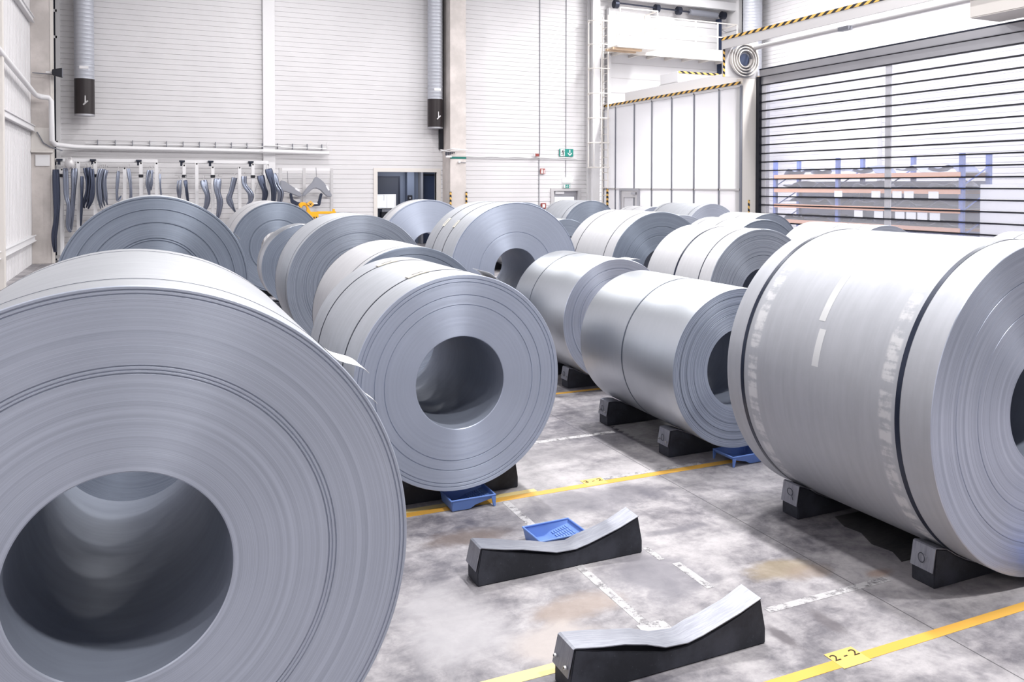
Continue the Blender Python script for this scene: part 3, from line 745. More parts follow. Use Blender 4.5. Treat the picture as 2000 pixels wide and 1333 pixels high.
MB().tube([(-.5, .3, -.02), (-.34, .12, .0), (-.2, -.02, .05), (.1, -.03, .03), (.36, -.02, .0)], .018, 6).tube([(-.5, .3, .03), (-.3, .1, -.05), (-.1, -.03, 0), (.36, -.03, .03)], .015, 6).build('cable', M['white_pipe'], t)
m = MB();
for i in range(5): m.box(-.42+i*.07, -.38+i*.07, .0, .04, -.18+.02*i, -.06)
m.build('connector', M['darkmetal'], t); MB().box(-.4, -.2, .02, .06, -.24, -.18).build('junction_box', M['white'], t)
tag(MB().box(9.372, 9.94, 27.185, 27.203, 3.06, 3.13).build('mounted_marker_band', M['green_band']), 'dark green band across the concrete column', 'marker band')
t = thing('column_lamp', 'small white ball lamp on an arm on the concrete column', 'lamp', (9.68, 27.16, 2.95)); MB().add(*ball((0, 0, 0), .05), 0, True).build('globe', M['white'], t); MB().tube([(0, .0, 0), (.24, .02, -.02)], .012, 6).build('arm', M['greyplastic'], t)
for x, lab in ((9.35, 'hazard striped guard on the inner edge of the concrete column'), (9.915, 'hazard striped guard on the outer edge of the concrete column')):
    tag(MB().box(x, x+.05, 27.15, 27.215, 0, 1.95).build('edge_guard', M['hazard']), lab, 'edge guard')

# ------------------------------------------------------------------ ducts and pipes on the wall
def duct(label, x, y, r, zb, zs, has_sleeve=True, ztop=10.45):
    t = thing('hanging_duct', label, 'duct', (x, y, zb), 0, 'spiral ventilation ducts')
    prof = []; z = zs
    while z < ztop:
        prof += [(r, z), (r, z+.10), (r+.007, z+.108), (r, z+.116)]; z += .116
    m = MB(); n = 40
    vs = [(rr*math.cos(2*PI*k/n), rr*math.sin(2*PI*k/n), zz-zb) for rr, zz in prof for k in range(n)]
    m.add(vs, [(i*n+k, i*n+(k+1) % n, (i+1)*n+(k+1) % n, (i+1)*n+k) for i in range(len(prof)-1) for k in range(n)], 0, True)
    m.build('spiral_tube', M['silver'], t, sharp=60)
    if has_sleeve:
        bsl = MB().tube([(0, 0, .05), (0, 0, zs-zb)], r+.006, 40).build('black_sleeve', M['black_sleeve'], t)
        MB().tube([(0, 0, 0), (0, 0, .05)], r+.012, 40).build('end_ring', M['alu'], bsl)
        MB().tube([(0, 0, zs-zb), (0, 0, zs-zb+.03)], r+.012, 40).build('collar', M['silver'], t); MB().tube([(0, 0, zs-zb+.42), (0, 0, zs-zb+.44)], r+.01, 40).build('collar', M['silver'], t)
        MB().tube([(.03, -r-.015, .56), (.03, -r-.03, .36), (.03, -r-.03, .36)], .014, 6).tube([(-.02, -r-.02, .3), (.1, -r-.03, .42)], .022, 6).build('damper_handle', M['alu_light'], bsl)
        MB().prism([(-.11, .62+zs-zb-.35), (.12, .62+zs-zb-.35), (.12, .7+zs-zb-.35), (-.11, .7+zs-zb-.35)], 'y', -r-.012, -r+.02).build('type_plate', M['white'], t)
    return t
duct('silver spiral duct with a black sleeve in the corner above the car part rack', -1.5, 27.55, .255, 4.13, 5.18)
duct('silver spiral duct with a black sleeve beside the concrete column, above the doorway', 8.98, 27.62, .25, 4.08, 5.07)
duct('plain silver spiral duct beyond the roller door header', 21.3, 26.3, .36, 5.0, 5.0, False)
tag(MB().tube([(21.42, 26.86, 5.), (21.42, 26.86, 10.45)], .15, 20).build('hanging_downpipe', M['dark']), 'black downpipe next to the plain silver duct', 'pipe')
tag(MB().tube([(-2.6, 12, 5.25), (-2.6, 21.3, 4.8), (-2.58, 26.2, 4.56), (-2.5, 26.5, 4.54), (-2.3, 26.52, 4.52), (-2.24, 26.55, 4.44), (-2.24, 26.6, 3.36), (-2.18, 26.7, 3.27), (-1.8, 27.6, 3.25), (-1.5, 27.8, 3.25), (3.3, 27.8, 3.22), (3.4, 27.72, 3.22), (3.85, 27.72, 3.22), (3.95, 27.8, 3.22), (5.45, 27.8, 3.19)], .062, 14).build('mounted_pipe', M['white_pipe']), 'white lagged pipe crossing the panelled wall above the car part racks', 'pipe')
m = MB().tube([(-1.5, 27.9, 3.37), (3.4, 27.9, 3.37), (3.5, 27.82, 3.4), (3.9, 27.82, 3.4), (4.0, 27.9, 3.37), (5.4, 27.9, 3.34), (5.42, 27.9, 3.55)], .018, 6)
t = tag(m.build('mounted_conduit', M['white']), 'thin conduit with little hangers above the white lagged pipe', 'conduit')
k = MB()
for i in range(15): k.box(-1.2+i*.46, -1.18+i*.46, 27.88, 27.98, 3.3, 3.48)
k.build('hanger', M['greyplastic'], t)
tag(MB().tube([(-2.7, 26.72, 5.2), (-2.2, 26.72, 5.18)], .014, 6).tube([(-2.6, 26.7, 3.6), (-2.45, 26.7, 3.3), (-2.3, 26.7, 3.2), (-2.0, 26.75, 3.1)], .016, 6).build('mounted_cable', M['greyplastic']), 'grey cable looping over the corner column', 'cable')
t = thing('hanging_speaker', 'small black horn speaker on the corner column', 'speaker', (-2.12, 26.6, 5.22)); MB().prism([(-.1, -.07), (.14, -.13), (.14, .13), (-.1, .07)], 'y', -.1, .1).build('horn', M['dark'], t, bevel=.01); MB().box(.14, .15, -.09, .09, -.12, .12).build('grille', M['greyplastic'], t); MB().box(-.25, -.1, -.02, .02, -.02, .02).build('bracket', M['white'], t)
sign('notice_board', 'blank pale notice sheet stuck on the corner column', 'notice', -2.48, 2.83, .34, .3, [], (M['white'],), 26.77)

# ------------------------------------------------------------------ racks with pressed car body parts
def rack(label, x0, x1, posts, y=27.0):
    t = thing('hanging_part_rack', label, 'rack', (x0, y, 0), 0, 'white racks for pressed car parts')
    MB().box(0, x1-x0, -.05, .05, 2.8, 2.9).build('top_rail', M['white'], t, bevel=.008)
    MB().box(0, x1-x0, .55, .62, 2.8, 2.88).build('rear_rail', M['white'], t, bevel=.008)
    MB().box(0, x1-x0, -.03, .03, .12, .2).build('bottom_rail', M['white'], t)
    for p, z in posts:
        MB().box(p-x0-.045, p-x0+.045, -.2, -.11, 0, z).build('post', M['white'], t)
        MB().box(p-x0-.02, p-x0+.02, -.2, .05, z-.04, z).build('bracket', M['white'], t)
    for p in (posts[0][0], posts[-1][0]): MB().box(p-x0-.03, p-x0+.03, -.45, .6, 0, .06).build('foot', M['white'], t)
    for p, z in posts[::2]:
        k = MB().box(p-x0-.13, p-x0+.02, -.2, -.06, 2.83, 2.88).box(p-x0-.1, p-x0-.04, -.16, .0, 2.72, 2.84); k.build('clamp', M['darkmetal'], t)
        ha = MB().tube([(p-x0-.25, -.16, 2.45), (p-x0+.25, -.2, 2.42)], .012, 6).build('hook_arm', M['alu_light'], t)
        MB().box(p-x0-.06, p-x0+.06, -.22, -.1, 2.38, 2.46).build('hook_block', M['dark'], ha)
    MB().tube([(.9*(x1-x0), .0, 2.4), (.75*(x1-x0), .3, 1.2)], .025, 6).build('brace', M['white'], t)
    return t
rack('white steel rack of hanging car pillars in the corner by the column', -2.2, .39, [(-2.03, 2.6), (-1.63, 2.8), (-1.21, 2.8), (-.47, 2.65), (-.05, 2.8), (.356, 2.8)])
rack('white steel rack of hanging car pillars between the corner rack and the fender frame', 1.05, 3.47, [(1.09, 2.75), (1.43, 2.8), (1.87, 2.7), (2.62, 2.7), (3.0, 2.8), (3.44, 2.8)])
HP = {'a': (.10, [(-2.15, 2.58), (-2.13, 1.61), (-2.15, 1.16), (-2.2, .73), (-2.18, .33)]), 'b': (.075, [(-1.91, 2.62), (-1.89, 1.89), (-1.84, 1.58), (-1.86, 1.04), (-1.79, .87)]), 'c': (.09, [(-1.71, 2.62), (-1.72, 2.15), (-1.77, 1.49), (-1.81, .92)]), 'd': (.05, [(-1.52, 2.4), (-1.53, 1.68), (-1.56, 1.03)]),
 'e1': (.07, [(-1.45, 2.63), (-1.39, 2.25), (-1.4, 1.92), (-1.49, 1.63), (-1.47, 1.51)]), 'e2': (.075, [(-1.36, 2.64), (-1.3, 2.3), (-1.34, 1.82), (-1.42, 1.53)]), 'e3': (.075, [(-1.28, 2.6), (-1.25, 2.18), (-1.29, 1.75), (-1.37, 1.5)]),
 'f1': (.055, [(-1.08, 2.6), (-1.14, 2.3), (-1.12, 1.82), (-1.07, 1.5)]), 'f2': (.055, [(-1.02, 2.6), (-1.09, 2.3), (-1.07, 1.82), (-1.02, 1.53)]), 'f3': (.055, [(-.97, 2.6), (-1.04, 2.25), (-1.02, 1.82), (-.97, 1.56)]), 'f4': (.06, [(-.92, 2.57), (-.96, 2.25), (-.94, 1.82), (-.9, 1.6)]),
 'g': (.05, [(-.62, 2.55), (-.66, 2.01), (-.64, 1.73), (-.55, 1.86)]), 'h': (.055, [(-.37, 2.62), (-.32, 2.18), (-.31, 1.82), (-.35, 1.67)]), 'i1': (.07, [(.16, 2.58), (.12, 2.33), (.14, 2.07), (.18, 1.7)]), 'i2': (.045, [(.24, 2.58), (.22, 2.26), (.21, 2.01)]), 'j': (.035, [(.44, 2.48), (.45, 2.07), (.49, 1.7)]),
 'k1': (.035, [(.92, 2.29), (.9, 2.07), (.93, 1.7)]), 'k2': (.045, [(.98, 2.31), (.97, 2.04), (.96, 1.7)]), 'l': (.06, [(1.11, 2.3), (1.14, 2.01), (1.18, 1.65)]), 'm': (.11, [(1.59, 2.3), (1.63, 2.1), (1.7, 1.85), (1.68, 1.61), (1.6, 1.4)]), 'n': (.12, [(1.97, 2.35), (1.96, 2.0), (2.03, 1.65), (1.97, 1.2)]),
 'o1': (.10, [(2.45, 2.38), (2.36, 2.0), (2.29, 1.76), (2.37, 1.54), (2.47, 1.36)]), 'o2': (.10, [(2.7, 2.42), (2.72, 2.16), (2.88, 1.91), (2.87, 1.69), (2.75, 1.54)]), 'p': (.12, [(3.18, 2.45), (3.24, 2.16), (3.31, 1.91), (3.25, 1.6)]), 'q': (.12, [(3.39, 2.65), (3.47, 2.31), (3.54, 2.0), (3.52, 1.55)]), 'r': (.13, [(3.53, 2.5), (3.65, 2.16), (3.77, 1.91), (3.70, 1.5)])}
HL = {'a': 'long dark car pillar hanging against the corner column, lowest of all', 'b': 'slim blue-grey pillar hanging under a plastic bag in the corner rack', 'c': 'straight blue-grey pillar with a foot, beside the bagged one', 'd': 'thin dark strip hanging behind the corner rack',
 'e1': 'first of three dark nested pillars in the corner rack', 'e2': 'middle one of three dark nested pillars in the corner rack', 'e3': 'last of three dark nested pillars in the corner rack', 'f1': 'first of four bluish nested pillars beside the dark trio', 'f2': 'second of four bluish nested pillars beside the dark trio', 'f3': 'third of four bluish nested pillars beside the dark trio', 'f4': 'last of four bluish nested pillars beside the dark trio',
 'g': 'thin hooked strip hanging alone after the bluish pillars', 'h': 'small curved strip hanging on the post after the hooked strip', 'i1': 'leaf shaped panel near the end of the corner rack', 'i2': 'narrow looped strip beside the leaf shaped panel', 'j': 'thinnest strip hanging at the very end of the corner rack',
 'k1': 'first thin strip hanging at the start of the second rack', 'k2': 'second thin strip hanging at the start of the second rack', 'l': 'short dark blade hanging just past the first post of the second rack', 'm': 'pillar with a round hooked top in the second rack', 'n': 'bent grey pillar partner of the hook-topped one', 'o1': 'bow shaped pillar bending away, with a flat cap', 'o2': 'bow shaped pillar curving back to face the capped one', 'p': 'broad dark pillar before the last post of the second rack', 'q': 'tall dark pillar behind the last post of the second rack', 'r': 'broad pale pillar at the end of the second rack, next to the fenders'}
def hash_(k): return sum(ord(c) for c in k)
def pressed(key, w, path):
    mt = M['sheetpart_dark'] if key in ('a', 'd', 'e1', 'e2', 'e3', 'p', 'q', 'l') else M['sheetpart']
    x0, z0 = path[0]; P = []
    for i in range(len(path)-1):                # smooth the centre line
        p0 = path[max(i-1, 0)]; p1 = path[i]; p2 = path[i+1]; p3 = path[min(i+2, len(path)-1)]
        for k in range(6):
            t_ = k/6; P.append(tuple(.5*((2*p1[j])+(-p0[j]+p2[j])*t_+(2*p0[j]-5*p1[j]+4*p2[j]-p3[j])*t_*t_+(-p0[j]+3*p1[j]-3*p2[j]+p3[j])*t_**3) for j in (0, 1)))
    P.append(path[-1]); n = len(P); m = MB(); vs = []
    sec = [(-.5, .0), (-.42, .35), (-.15, .42), (0, .3), (.2, .45), (.42, .3), (.5, 0)]
    for i, (px, pz) in enumerate(P):
        u = i/(n-1); a = P[max(i-1, 0)]; b_ = P[min(i+1, n-1)]; d = Vector((b_[0]-a[0], b_[1]-a[1])).normalized(); nr = Vector((-d.y, d.x))
        ww = 1.7*w*(.55+.5*math.sin(PI*min(1, u*1.15+.12))+.22*math.sin(u*9+len(key)))*1.0
        for s, dp in sec: vs.append((px-x0+nr.x*s*ww, -.04-dp*w*1.1-.05*math.sin(u*PI), pz-z0+nr.y*s*ww))
        for s, dp in sec: vs.append((px-x0+nr.x*s*ww, -.036-dp*w*1.1-.05*math.sin(u*PI)+.004, pz-z0+nr.y*s*ww))
    K = len(sec); fs = []
    for i in range(n-1):
        o, q = i*2*K, (i+1)*2*K
        for j in range(K-1):
            fs += [(o+j, o+j+1, q+j+1, q+j), (o+K+j, q+K+j, q+K+j+1, o+K+j+1)]
        fs += [(o, q, q+K, o+K), (o+K-1, o+2*K-1, q+2*K-1, q+K-1)]
    m.add(vs, fs, 0, True)
    o = thing('hanging_car_pillar', HL[key], 'car body part', (x0, 26.66-.1*(hash_(key) % 3), z0), 0, 'pressed car pillars hanging on the racks')
    m.build('pressed_sheet', mt, o, sharp=50)
    MB().tube([(0, -.03, -.05), (0, -.02, .1), (.02, .02, .13), (.03, .05, .08)], .007, 6).build('hook', M['alu_light'], o)
    return o
for k_, (w_, p_) in HP.items(): pressed(k_, w_, p_)
m = MB(); m.add(*ball((0, 0, 0), 1., 12, 8), 0, True)
vs = [(x_*.13*(1+.15*math.sin(9*z_)), y_*.12, z_*.16+.03*math.sin(7*x_)) for x_, y_, z_ in m.v]; m.v = vs
o = m.build('hanging_bag', M['alu_light'], None, (-1.8, 26.3, 2.74)); tag(o, 'crumpled clear plastic bag tied over the slim pillars in the corner rack', 'bag')
# frame with the two fenders
t = thing('part_rack', 'light frame on the wall carrying two grey car fenders', 'rack', (3.85, 27.5, 0), 0, 'white racks for pressed car parts')
MB().box(0, 1.62, -.03, .03, 2.62, 2.7).build('top_rail', M['white'], t); MB().box(0, 1.62, -.03, .03, 1.72, 1.8).build('middle_rail', M['alu_light'], t); MB().box(0, 1.62, -.03, .03, .3, .36).build('bottom_rail', M['alu_light'], t)
for px in (0, .72, 1.58): MB().box(px, px+.09, -.04, .04, 0, 2.7).build('post', M['alu_light'], t)
FL = [(3.87, 2.318), (3.993, 2.287), (4.147, 2.176), (4.302, 2.064), (4.458, 1.936), (4.52, 1.80), (4.40, 1.80), (4.25, 1.86), (4.085, 1.93), (3.96, 1.96), (3.90, 1.93), (3.80, 1.90)]
FR = [(4.948, 2.435), (5.059, 2.371), (5.186, 2.259), (5.314, 2.08), (5.426, 1.885), (5.442, 1.787), (5.29, 1.79), (5.18, 1.89), (5.08, 2.0), (4.95, 2.06), (4.84, 2.04), (4.74, 1.95), (4.60, 1.83), (4.504, 1.80), (4.567, 1.952), (4.71, 2.128), (4.836, 2.258), (4.9, 2.387)]
for poly, lab, cxz, lbl in ((FL, 'grey car fender hanging on the frame, nearer the pillar racks', (4.1, 2.1), (4.32, 2.06, 4.44, 1.98)), (FR, 'grey peaked car fender hanging on the frame, beside the bare wall', (4.98, 2.22), (5.28, 2.14, 5.36, 2.0))):
    o = thing('hanging_fender', lab, 'car body part', (cxz[0], 27.36, cxz[1]), 0, 'grey car fenders on the wall frame')
    sk = MB().prism([(p[0]-cxz[0], p[1]-cxz[1]) for p in poly], 'y', -.11, .01).build('outer_skin', M['fender'], o, bevel=.022)
    a = lbl; MB().prism([(a[0]-cxz[0]-.03, a[1]-cxz[1]-.02), (a[2]-cxz[0]-.03, a[3]-cxz[1]-.02), (a[2]-cxz[0]+.0, a[3]-cxz[1]+.03), (a[0]-cxz[0], a[1]-cxz[1]+.03)], 'y', -.114, -.1).build('label_sticker', M['paper'], sk)
    MB().tube([(0, -.02, .1), (-.02, .0, .5)], .006, 5).build('wire', M['darkmetal'], o)
BR = [(4.101, 1.907), (4.177, 1.907), (4.207, 1.717), (4.346, 1.637), (4.625, 1.603), (4.906, 1.569), (4.97, 1.649), (5.033, 1.905), (5.113, 1.905), (5.064, 1.68), (5.032, 1.52), (4.781, 1.491), (4.314, 1.527), (4.145, 1.607)]
o = thing('hanging_crossmember', 'dark U-shaped bracket hanging under the two fenders', 'car body part', (4.6, 27.1, 1.6))
sk = MB().prism([(p[0]-4.6, p[1]-1.6) for p in BR], 'y', -.06, .06).build('pressed_sheet', M['sheetpart_dark'], o, bevel=.015); MB().box(.12, .35, -.07, -.055, -.03, .01).build('label_sticker', M['paper'], sk)
# yellow coil lifting hook
HK = [(3.904, 1.553), (3.876, 1.61), (3.904, 1.666), (3.973, 1.693), (4.056, 1.679), (4.111, 1.622), (4.152, 1.522), (4.207, 1.408), (4.249, 1.323), (4.165, 1.324), (4.082, 1.424), (4.097, 1.509), (4.069, 1.58), (4.014, 1.608), (3.972, 1.581), (3.945, 1.524)]
t = thing('lifting_hook', 'yellow crane lifting hook frame with a warning tag, standing behind the coils', 'lifting hook', (4.4, 24.0, 0))
MB().prism([(p[0]-4.4, p[1]) for p in HK], 'y', -.06, .06).build('hook_plate', M['orange_y'], t, bevel=.01)
ch = MB().box(-.3, .0, -.12, .12, 1.22, 1.42).build('crosshead', M['orange_y'], t, bevel=.01)
MB().box(-.02, .48, -.1, .1, 1.36, 1.43).build('beam', M['orange_y'], t, bevel=.01); MB().box(.4, .46, -.05, .0, 1.42, 1.5).build('peg', M['orange_y'], t)
MB().box(-.2, -.02, -.1, .1, 0, 1.22).build('stand', M['orange_y'], t); MB().box(-.5, .5, -.35, .35, 0, .06).build('foot', M['orange_y'], t)
wt = MB().prism([(-.21, 1.735), (-.11, 1.635), (-.2, 1.55), (-.33, 1.65)], 'y', -.09, -.075).build('warning_tag', M['yellow'], t)
MB().prism([(-.25, 1.66), (-.2, 1.61), (-.19, 1.62), (-.24, 1.67)], 'y', -.094, -.09).prism([(-.25, 1.61), (-.24, 1.6), (-.18, 1.66), (-.19, 1.67)], 'y', -.094, -.09).build('tag_print', M['ink'], wt)
k = MB()
for i in range(4): k.box(-.26+i*.06, -.23+i*.06, -.125, -.118, 1.24, 1.29)
k.build('bolt_row', M['dark'], ch)

# ------------------------------------------------------------------ caged ladder, gallery
t = thing('caged_ladder', 'cream caged ladder climbing the white column to the gallery', 'ladder', (15.45, 27.4, 0))
for y_ in (-.2, .2): MB().tube([(0, y_, .2), (0, y_, 8.4)], .028, 8).build('stringer', M['cream'], t)
k = MB();
for i in range(28): k.tube([(0, -.2, .4+i*.28), (0, .2, .4+i*.28)], .014, 6)
k.build('rung', M['cream'], t)
for z in (2.82, 3.72, 4.62, 5.52, 6.42, 7.3, 8.15):
    k = MB(); pts = [(0, -.32, z)]+[(-.34-.36*math.sin(a), -.32*math.cos(a), z) for a in [PI*i/10 for i in range(11)]]+[(0, .32, z)]
    for a, b_ in zip(pts[:-1], pts[1:]): k.tube([a, b_], .022, 6, cap=True)
    k.build('cage_hoop', M['cream'], t)
k = MB()
for a in (0, PI*.25, PI*.5, PI*.75, PI): k.tube([(-.34-.36*math.sin(a), -.32*math.cos(a), 2.8), (-.34-.36*math.sin(a), -.32*math.cos(a), 8.2)], .016, 6)
k.build('cage_bar', M['cream'], t)
tag(MB().box(15.36, 15.42, 27.1, 27.16, 0, 2.05).build('edge_guard', M['hazard']), 'narrow hazard striped strip at the foot of the caged ladder', 'edge guard')
t = thing('hanging_gallery', 'cream maintenance gallery with railings under the sectional door', 'gallery', (15.7, 27, 7.05))
dk = MB().box(0, 5.45, 0, .95, .05, .12).build('deck', M['cream'], t)
MB().box(0, 5.45, -.04, 0, .0, .36).build('toe_board', M['cream'], t); MB().box(0, 5.45, -.06, -.02, -.06, .1).build('edge_beam', M['cream'], t)
for x_ in (0, 1.16, 2.42, 3.44, 4.47, 5.4): MB().tube([(x_, -.03, .0), (x_, -.03, 1.4)], .03, 8).build('railing_post', M['cream'], t)
for z in (.86, 1.4):
    MB().tube([(0, -.03, z), (5.4, -.03, z)], .026, 8).build('handrail', M['cream'], t); MB().tube([(5.4, -.03, z), (5.4, .9, z)], .022, 8).build('handrail', M['cream'], t)
for i in range(7): MB().box(.2+i*.8, .28+i*.8, 0, .95, -.05, .05).build('deck_joist', M['cream'], dk)
MB().box(-.5, 1.2, -.9, 0, .02, .08).build('landing', M['cream'], t)
MB().tube([(1.16, -.9, .1), (1.16, -.9, 1.4)], .028, 8).tube([(1.16, -.9, 1.4), (1.16, 0, 1.4)], .024, 8).tube([(1.16, -.9, .8), (1.16, 0, .8)], .02, 8).tube([(-.4, -.9, 1.4), (1.16, -.9, 1.4)], .024, 8).tube([(-.4, -.9, .1), (-.4, -.9, 1.4)], .028, 8).build('landing_rail', M['cream'], t)
for y_ in (-.75, -.35): MB().box(-.6, .6, y_, y_+.14, -.06, .02).build('timber', M['wood'], t)
# sectional door above with its shaft
d = struct(thing('door_5', None, None, (18.4, 27.86, 4)))
MB().box(-2.5, 2.4, 0, .06, 0, 4.6).build('panel_curtain', M['white'], d)
k = MB()
for i in range(9): k.box(-2.5, 2.4, -.012, 0, i*.55, i*.55+.02)
k.build('panel_seam', M['alu_light'], d); MB().box(-2.6, -2.5, -.1, .1, 0, 4.8).build('track', M['white'], d); MB().box(2.4, 2.55, -.1, .1, 0, 4.8).build('track', M['navy'], d)
MB().tube([(-2.5, -.25, 4.98), (2.6, -.25, 4.88)], .03, 8).build('shaft', M['darkmetal'], d); MB().tube([(.9, -.25, 4.92), (2.2, -.25, 4.89)], .12, 14).build('spring', M['greyplastic'], d)
for x_ in (-2.4, -.6, .4, 2.5): MB().tube([(x_-.08, -.25, 4.92), (x_+.08, -.25, 4.92)], .16, 14).build('drum', M['darkmetal'], d)
MB().box(-2.6, 3.2, -.5, -.3, 5.1, 5.4).build('head_beam', M['white'], d)

# ------------------------------------------------------------------ frosted partition along X = 15.56
XP = 15.56; ZP = 5.09
w = struct(thing('wall_partition', None, None, (XP, 19.7, 0)))
ms = [0, 1.0, 2.27, 3.5, 4.69, 5.82, 7.12, 8.0]
for a, b_ in zip(ms[:-1], ms[1:]): MB().box(-.006, .006, a+.02, b_-.02, .05, ZP-.1).build('frosted_panel', M['frosted'], w)
for a in ms[:]: MB().box(-.03, .03, a-.028, a+.028, 0, ZP-.06).build('mullion', M['greyplastic'], w)
MB().box(-.03, .03, 0, 8.0, 2.02, 2.07).build('crossbar', M['alu_light'], w); MB().box(-.03, .03, 0, 8.1, ZP-.1, ZP+.0).build('top_profile', M['alu_light'], w)
o = MB().box(-.05, -.03, -.02, 8.1, ZP-.02, ZP+.06).build('hazard_strip', M['hazard'], w); o['label'] = 'black and yellow hazard tape'
d = struct(thing('door_6', None, None, (XP, 25.8, 0)))
MB().box(-.07, .07, -.66, -.56, 0, 2.06).box(-.07, .07, .56, .66, 0, 2.06).box(-.07, .07, -.56, .56, 1.98, 2.06).build('frame', M['alu'], d)
MB().box(-.04, .04, -.56, -.4, 0, 1.98).box(-.04, .04, .4, .56, 0, 1.98).box(-.04, .04, -.4, .4, 1.75, 1.98).box(-.04, .04, -.4, .4, 0, .3).build('leaf', M['alu_light'], d); MB().box(-.01, .01, -.4, .4, .3, 1.75).build('pane', M['frosted'], d)
MB().box(-.1, -.04, -.5, -.2, 1.85, 1.93).build('closer', M['alu'], d)
trim(15, MB().box(16.6, 16.9, 21.3, 21.6, 0, 5.1), M['white']); trim(16, MB().tube([(16.7, 21.3, 4.4), (16.7, 19.9, 1.4)], .06, 8), M['white'])
trim(17, MB().box(15.75, 16.05, 19.7, 26.5, ZP+.02, ZP+.42), M['white'])
t = thing('hanging_air_unit', 'pale grey air unit on top of the frosted partition', 'air unit', (16.6, 25.0, 5.1))
MB().box(0, .9, -.6, .6, 0, .62).build('lower_case', M['alu_light'], t, bevel=.01); MB().box(.02, 3.6, -.55, .55, .62, .98).build('upper_case', M['white'], t, bevel=.01)
MB().box(.05, 3.6, -.58, -.55, .92, .99).build('hazard_strip', M['hazard'], t)

# ------------------------------------------------------------------ spiral roller door, X = 16.18
XD, YF, YN = 16.18, 19.67, 8.6
d = tag(thing('roller_door', 'clear slatted spiral roller door with black seals and spiral track housing', 'roller door', (XD, YF, 0)))
px = lambda x_: x_-XD
for ys in (0, YN-YF-.06):
    k = MB().box(px(14.91), px(16.13), ys, ys+.05, 5.25, 6.33); ep = k.build('end_plate', M['alu_light'], d)
    cx_, cz_ = px(15.63), 5.77; pts = []
    for i in range(150):
        a = -2*PI*3.6*i/149+.1; r_ = .2+.3*i/149; pts.append((cx_+r_*math.cos(a)*1.0, ys-.05, cz_+r_*math.sin(a)))
    k = MB()
    vs = []; n = len(pts)
    for i, p in enumerate(pts):
        v = Vector((p[0]-cx_, 0, p[2]-cz_)).normalized()*.012
        for s in (-1, 1):
            for yy in (ys-.1, ys): vs.append((p[0]+v.x*s, yy, p[2]+v.z*s))
    fs = []
    for i in range(n-1):
        o_ = i*4; fs += [(o_, o_+4, o_+5, o_+1), (o_+2, o_+3, o_+7, o_+6), (o_, o_+2, o_+6, o_+4), (o_+1, o_+5, o_+7, o_+3)]
    k.add(vs, fs, 0, True)
    o = k.build('spiral_track', M['offwhite'], ep, sharp=40)
    MB().tube([(cx_, ys-.012, cz_), (cx_, ys+.0, cz_)], .5, 48).build('track_plate', M['greyplastic'], ep); MB().tube([(cx_, ys-.03, cz_), (cx_, ys-.012, cz_)], .17, 32).build('track_hub', M['navy'], ep)
    MB().box(px(15.6), px(16.08), ys, ys+.3, 0, 5.25).build('guide_post', M['offwhite'], d, bevel=.01)
    MB().box(px(16.08), px(16.2), ys-.12, ys+.06, 0, 5.3).build('guide_seal', M['dark'], d); MB().box(px(16.2), px(16.32), ys-.3, ys-.0, 0, 5.5).build('guide_rail', M['alu'], d)
    MB().box(px(15.8), px(15.86), ys-.01, ys, 0, 1.75).build('hazard_strip', M['hazard'], d)
MB().box(px(14.89), px(14.93), YN-YF, .05, 6.02, 6.33).box(px(14.89), px(15.3), YN-YF, .05, 6.3, 6.34).build('header_fascia', M['alu_light'], d)
MB().box(px(14.875), px(14.89), YN-YF, 0.06, 6.27, 6.35).build('hazard_strip', M['hazard'], d)
MB().box(px(14.895), px(14.96), -.012, 0, 5.25, 6.2).build('hazard_strip', M['hazard'], d)
MB().tube([(px(15.95), YN-YF, 6.12), (px(15.95), -.1, 6.12)], .07, 14).build('balance_tube', M['alu_light'], d)
MB().tube([(px(15.85), YN-YF, 6.28), (px(15.85), -.1, 6.28)], .022, 8).build('cable_rail', M['navy'], d)
MB().box(px(15.7), px(15.84), -3.9, -3.55, 6.0, 6.1).build('bracket', M['greyplastic'], d)
MB().box(px(16.1), px(16.32), YN-YF, -.1, 5.3, 5.5).build('head_rail', M['alu'], d, bevel=.01)
MB().box(px(16.1), px(16.14), YN-YF, -.1, 5.48, 5.52).build('head_rail_trim', M['darkmetal'], d)
MB().box(px(15.2), px(16.1), YN-YF+.1, YN-YF+3.4, 5.55, 6.2).build('drive_case', M['offwhite'], d, bevel=.02)
ya, yb = YN-YF, -.12; z = 5.3; P = .246; i = 0
while z-P > -.02:
    z0_ = z-P
    if i == 0: MB().box(-.02, .02, ya, yb, z0_+.02, z-.015).build('top_slat', M['alu'], d)
    else: MB().box(-.012, .012, ya, yb, z0_+.025, z-.012).build('clear_slat', M['clear'], d)
    MB().box(-.03, .03, ya, yb, z-.016, z+.018).build('slat_seal', M['dark'], d)
    z -= P; i += 1
k = MB().box(.0, .05, -4.78, -4.62, 0, 5.28).box(-.005, .02, -.3, -.14, 0, 5.3); k.build('hinge_strip', M['alu_light'], d)

